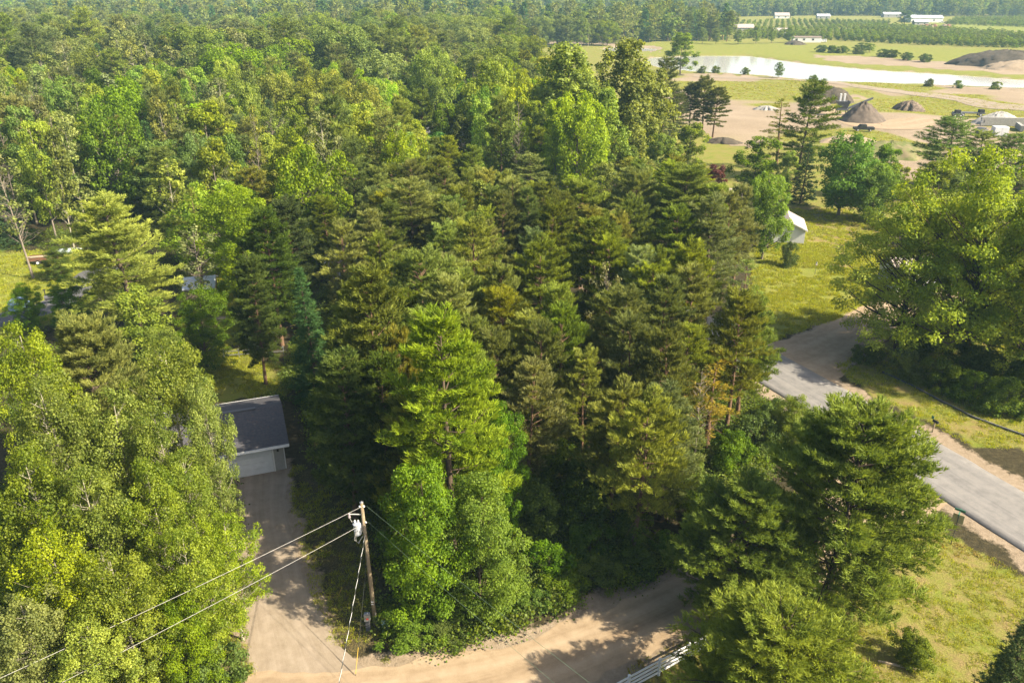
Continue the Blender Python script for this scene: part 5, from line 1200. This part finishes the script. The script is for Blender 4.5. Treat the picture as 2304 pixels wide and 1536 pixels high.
# orchards
def orchard(poly, row, gap, ang, h, name, label):
    c_, s2 = math.cos(ang), math.sin(ang); P_ = np.array(poly); cx, cy2 = P_.mean(0); R_ = np.hypot(P_[:, 0] - cx, P_[:, 1] - cy2).max()
    a, b_ = np.meshgrid(np.arange(-R_, R_, gap), np.arange(-R_, R_, row)); a = a.ravel() + RNG.normal(0, .35, a.size); b_ = b_.ravel() + RNG.normal(0, .3, b_.size)
    x = cx + a * c_ - b_ * s2; y = cy2 + a * s2 + b_ * c_; k = inside(x, y, poly) & (RNG.random(x.size) > .05); x, y = x[k], y[k]; n = len(x); s_ = h / 13 * RNG.uniform(.8, 1.2, n)
    scatter(name, np.c_[x, y, np.zeros(n) - .6], np.c_[s_ * 1.5, s_ * 1.5, s_], np.c_[np.zeros((n, 2)), RNG.uniform(0, 6.28, n)], RNG.integers(0, 3, n), [FARM['farb1'], FARM['farb2'], FARM['farb0']], label, 'orchard')
orchard(pxp((1640, 88), (1780, 88), (1900, 93), (2100, 103), (2304, 110)) + [(470, 560), (560, 700)] + pxp((2304, 83), (2150, 73), (2010, 64), (1850, 70), (1690, 74)), 7.5, 5.0, -.35, 5.2, 'orchard', 'dense olive orchard rows beyond the pond')
orchard(pxp((1570, 66), (1680, 70), (1840, 66), (2000, 60), (2000, 50), (1800, 47), (1600, 52)), 9.0, 5.5, -.3, 3.6, 'young_orchard', 'paler young orchard rows on the slope below the far woods')
orchard(pxp((2130, 56), (2304, 62)) + [(640, 800), (700, 950)] + pxp((2304, 42), (2150, 44)), 9.0, 6, -.3, 4.5, 'hedge_orchard', 'hazy orchard rows right of the big white barn')
# pondside trees that stand apart
for i, (px, by, ty, w, kd, ti) in enumerate(((1460, 96, 60, 26, 'mid', DK), (1545, 92, 26, 26, 'pinem', DK), (1595, 92, 36, 26, 'pinem', DK), (1635, 94, 24, 28, 'pinem', DK), (1580, 98, 62, 24, 'mid', (1, 1, .9)), (1610, 100, 64, 26, 'mid', (1, 1.05, .9)),
        (1660, 100, 66, 30, 'mid', (1, 1.05, .9)), (1700, 99, 58, 24, 'mid', (.9, 1, .85)), (1735, 98, 60, 22, 'mid', (.9, .95, .85)), (1775, 97, 62, 26, 'mid', (.8, .85, .8)), (1400, 90, 58, 24, 'mid', (1, 1, .9)), (1430, 92, 56, 26, 'mid', (1.05, 1.05, .9)),
        (1935, 116, 96, 34, 'mid', (.85, .9, .8)), (1955, 118, 98, 30, 'mid', (.85, .9, .8)), (2035, 56, 24, 40, 'mid', (.6, .75, .7)), (1777, 40, 16, 34, 'mid', DK), (1185, 94, 54, 24, 'mid', (1, 1, .9)), (1250, 94, 66, 30, 'mid', (1, 1, .95)), (1290, 94, 70, 26, 'mid', (1, 1, .95)))):
    lb = 'dark pine on the far pond bank' if kd == 'pinem' else 'leafy tree on the far pond bank'; gp = 'pines on the far pond bank' if kd == 'pinem' else 'leafy trees on the far pond bank'
    if px == 2035: lb, gp = 'lone dark tree in front of the big white barn', None
    if px == 1777: lb, gp = 'dark round tree beside the far white house', None
    if px in (1935, 1955): lb, gp = 'rounded tree at the edge of the dense orchard', 'trees at the orchard edge'
    t_base(kd, px, by, ty, w, ti, lb, gp)
for i, p in enumerate(((1850, 118), (1870, 119), (1895, 120), (1930, 122), (1985, 128), (2010, 130), (2040, 136), (2080, 140))): X, Y = g(*p); tree('shrub', X, Y, 4.2, 8, (.8, .85, .85), 'scrubby bush on the far pond slope', 'bushes on the far pond slope')

# grass and undergrowth
def blade_mesh(name, n, h, sp, mat, seed):
    rng = np.random.default_rng(seed); P = np.c_[rng.normal(0, sp, (n, 2)), np.zeros(n)]; D = unit(np.c_[rng.normal(0, .55, (n, 2)), np.ones(n)]); V, Fc = needle_faces(P, D, h, h * .22, rng)
    return np_mesh(name, V, Fc, mat, rng.random(n))
TUFT = [blade_mesh(f'tuft_{i}', 16, .20, .13, LM['grass'], 200 + i) for i in range(3)] + [blade_mesh('dry_tuft', 14, .22, .13, LM['straw'], 210)]
def poly_pts(poly, n):
    P_ = np.array(poly); x = RNG.uniform(P_[:, 0].min(), P_[:, 0].max(), n); y = RNG.uniform(P_[:, 1].min(), P_[:, 1].max(), n); k = inside(x, y, poly)
    for l, w in ((DIRT_C, 2.5), (DRIVE_C, 2.3), (ROAD_C, 4.3), (DRIVE2_C, 3.2), (LD, 2.6)): k &= near_line(x, y, l) > w
    return x[k], y[k]
gxs, gys = [], []
for P_, n in ((LAWN_FRONT, 90000), (LAWN_MID, 22000), (LAWN_FAR, 6000), (VERGE, 14000), (YARD, 6000), (YARD_L, 4000), (BACKYARD, 4000), (GLADE, 6000), (LEFTYARD, 8000)):
    a, b_ = poly_pts(P_, n); k = b_ > 22; gxs.append(a[k]); gys.append(b_[k])
x = np.concatenate(gxs); y = np.concatenate(gys); k = vnoise(x, y, 1.6, 31) * .6 + vnoise(x, y, .7, 32) * .4 > .40; x, y = x[k], y[k]; n = len(x); s_ = RNG.uniform(.5, 1.3, n) * np.clip(y / 60, .8, 1.6)
dryp = (vnoise(x, y, 5, 33) > .5) & (RNG.random(n) < .5) & (y < 50) & (x > 5)
scatter('lawn_grass', np.c_[x, y, np.zeros(n) - .01], np.c_[s_, s_, s_], np.c_[np.zeros((n, 2)), RNG.uniform(0, 6.28, n)], np.where(dryp, 3, RNG.integers(0, 3, n)), TUFT, 'short patchy lawn grass around the houses and roads', 'grass')
def weed_mesh(i):
    rng = np.random.default_rng(230 + i); n = 110; P = np.c_[rng.normal(0, .34, (n, 2)), rng.random(n) ** .8 * .7]; Nn = unit(rng.normal(size=(n, 3)) * .6 + np.array([0, 0, .9])); V, Fc = leaf_faces(P, Nn, .115, rng)
    return np_mesh(f'weed_{i}', V, Fc, LM['shrub'], rng.random(n))
WEED = [weed_mesh(i) for i in range(3)]
UND = pxp((860, 1440), (1010, 1465), (1200, 1402), (1400, 1335), (1530, 1275), (1700, 1150)) + [(26, 66), (20, 90), (-26, 110), (-24, 66)] + pxp((700, 1010), (860, 1240))
x1, y1 = poly_pts(UND, 14000); x2, y2 = poly_pts([(-70, 60), (-36, 62), (-28, 110), (10, 116), (12, 200), (-150, 200), (-100, 100)], 16000); x3, y3 = poly_pts([(-46, 24), (-20, 35), (-20, 48), (-24, 56), (-40, 56), (-56, 40)], 5000)
x4, y4 = poly_pts([(44, 82), (52, 60), (75, 60), (80, 110), (60, 105)], 3000); x = np.r_[x1, x2, x3, x4]; y = np.r_[y1, y2, y3, y4]
k = vnoise(x, y, 3.5, 41) > .32
for P_ in (GLADE, BACKYARD, LEFTYARD, YARD, CLEAR, LAWN_MID, [(-33, 54), (-17, 58), (-21, 70), (-37, 64)]): k &= ~inside(x, y, P_)
x, y = x[k], y[k]; n = len(x); s_ = RNG.uniform(.6, 1.7, n)
scatter('undergrowth', np.c_[x, y, np.zeros(n) - .02], np.c_[s_, s_, s_ * RNG.uniform(.7, 1.3, n)], np.c_[np.zeros((n, 2)), RNG.uniform(0, 6.28, n)], RNG.integers(0, 3, n), WEED, 'low leafy undergrowth on the woodland floor and road verges', 'undergrowth')
# pit weeds and shore grass
x, y = poly_pts(PIT, 60000); k = (vnoise(x, y, 30, 7) * .6 + vnoise(x, y, 11, 8) * .4 > .56) | ((sdist(x, y, POND) < 9) & (RNG.random(len(x)) < .5)); x, y = x[k], y[k]; n = len(x); s_ = RNG.uniform(1.2, 2.6, n)
scatter('pit_weeds', np.c_[x, y, ground_z(x, y) - .05], np.c_[s_, s_, s_ * .8], np.c_[np.zeros((n, 2)), RNG.uniform(0, 6.28, n)], np.where(RNG.random(n) < .25, 3, RNG.integers(0, 3, n)), TUFT, 'patches of weeds and grass on the sandy pit floor', 'weeds')

# ------------------------------------------------------------------ haze
hz = MB().box((0, 2050, 44), (9200, 4900, 90)).build('haze', bpy.data.materials.new('haze_air')); tag(hz, 'pale bluish summer haze over the whole landscape', 'haze', kind='stuff')
m = hz.data.materials[0]; m.use_nodes = True; N = m.node_tree.nodes; L = m.node_tree.links
for q in list(N):
    if q.type == 'BSDF_PRINCIPLED': N.remove(q)
pv = N.new('ShaderNodeVolumePrincipled'); pv.inputs['Color'].default_value = (.48, .80, 1.0, 1); pv.inputs['Density'].default_value = .00015; pv.inputs['Anisotropy'].default_value = .0
L.new(pv.outputs[0], N['Material Output'].inputs['Volume'])
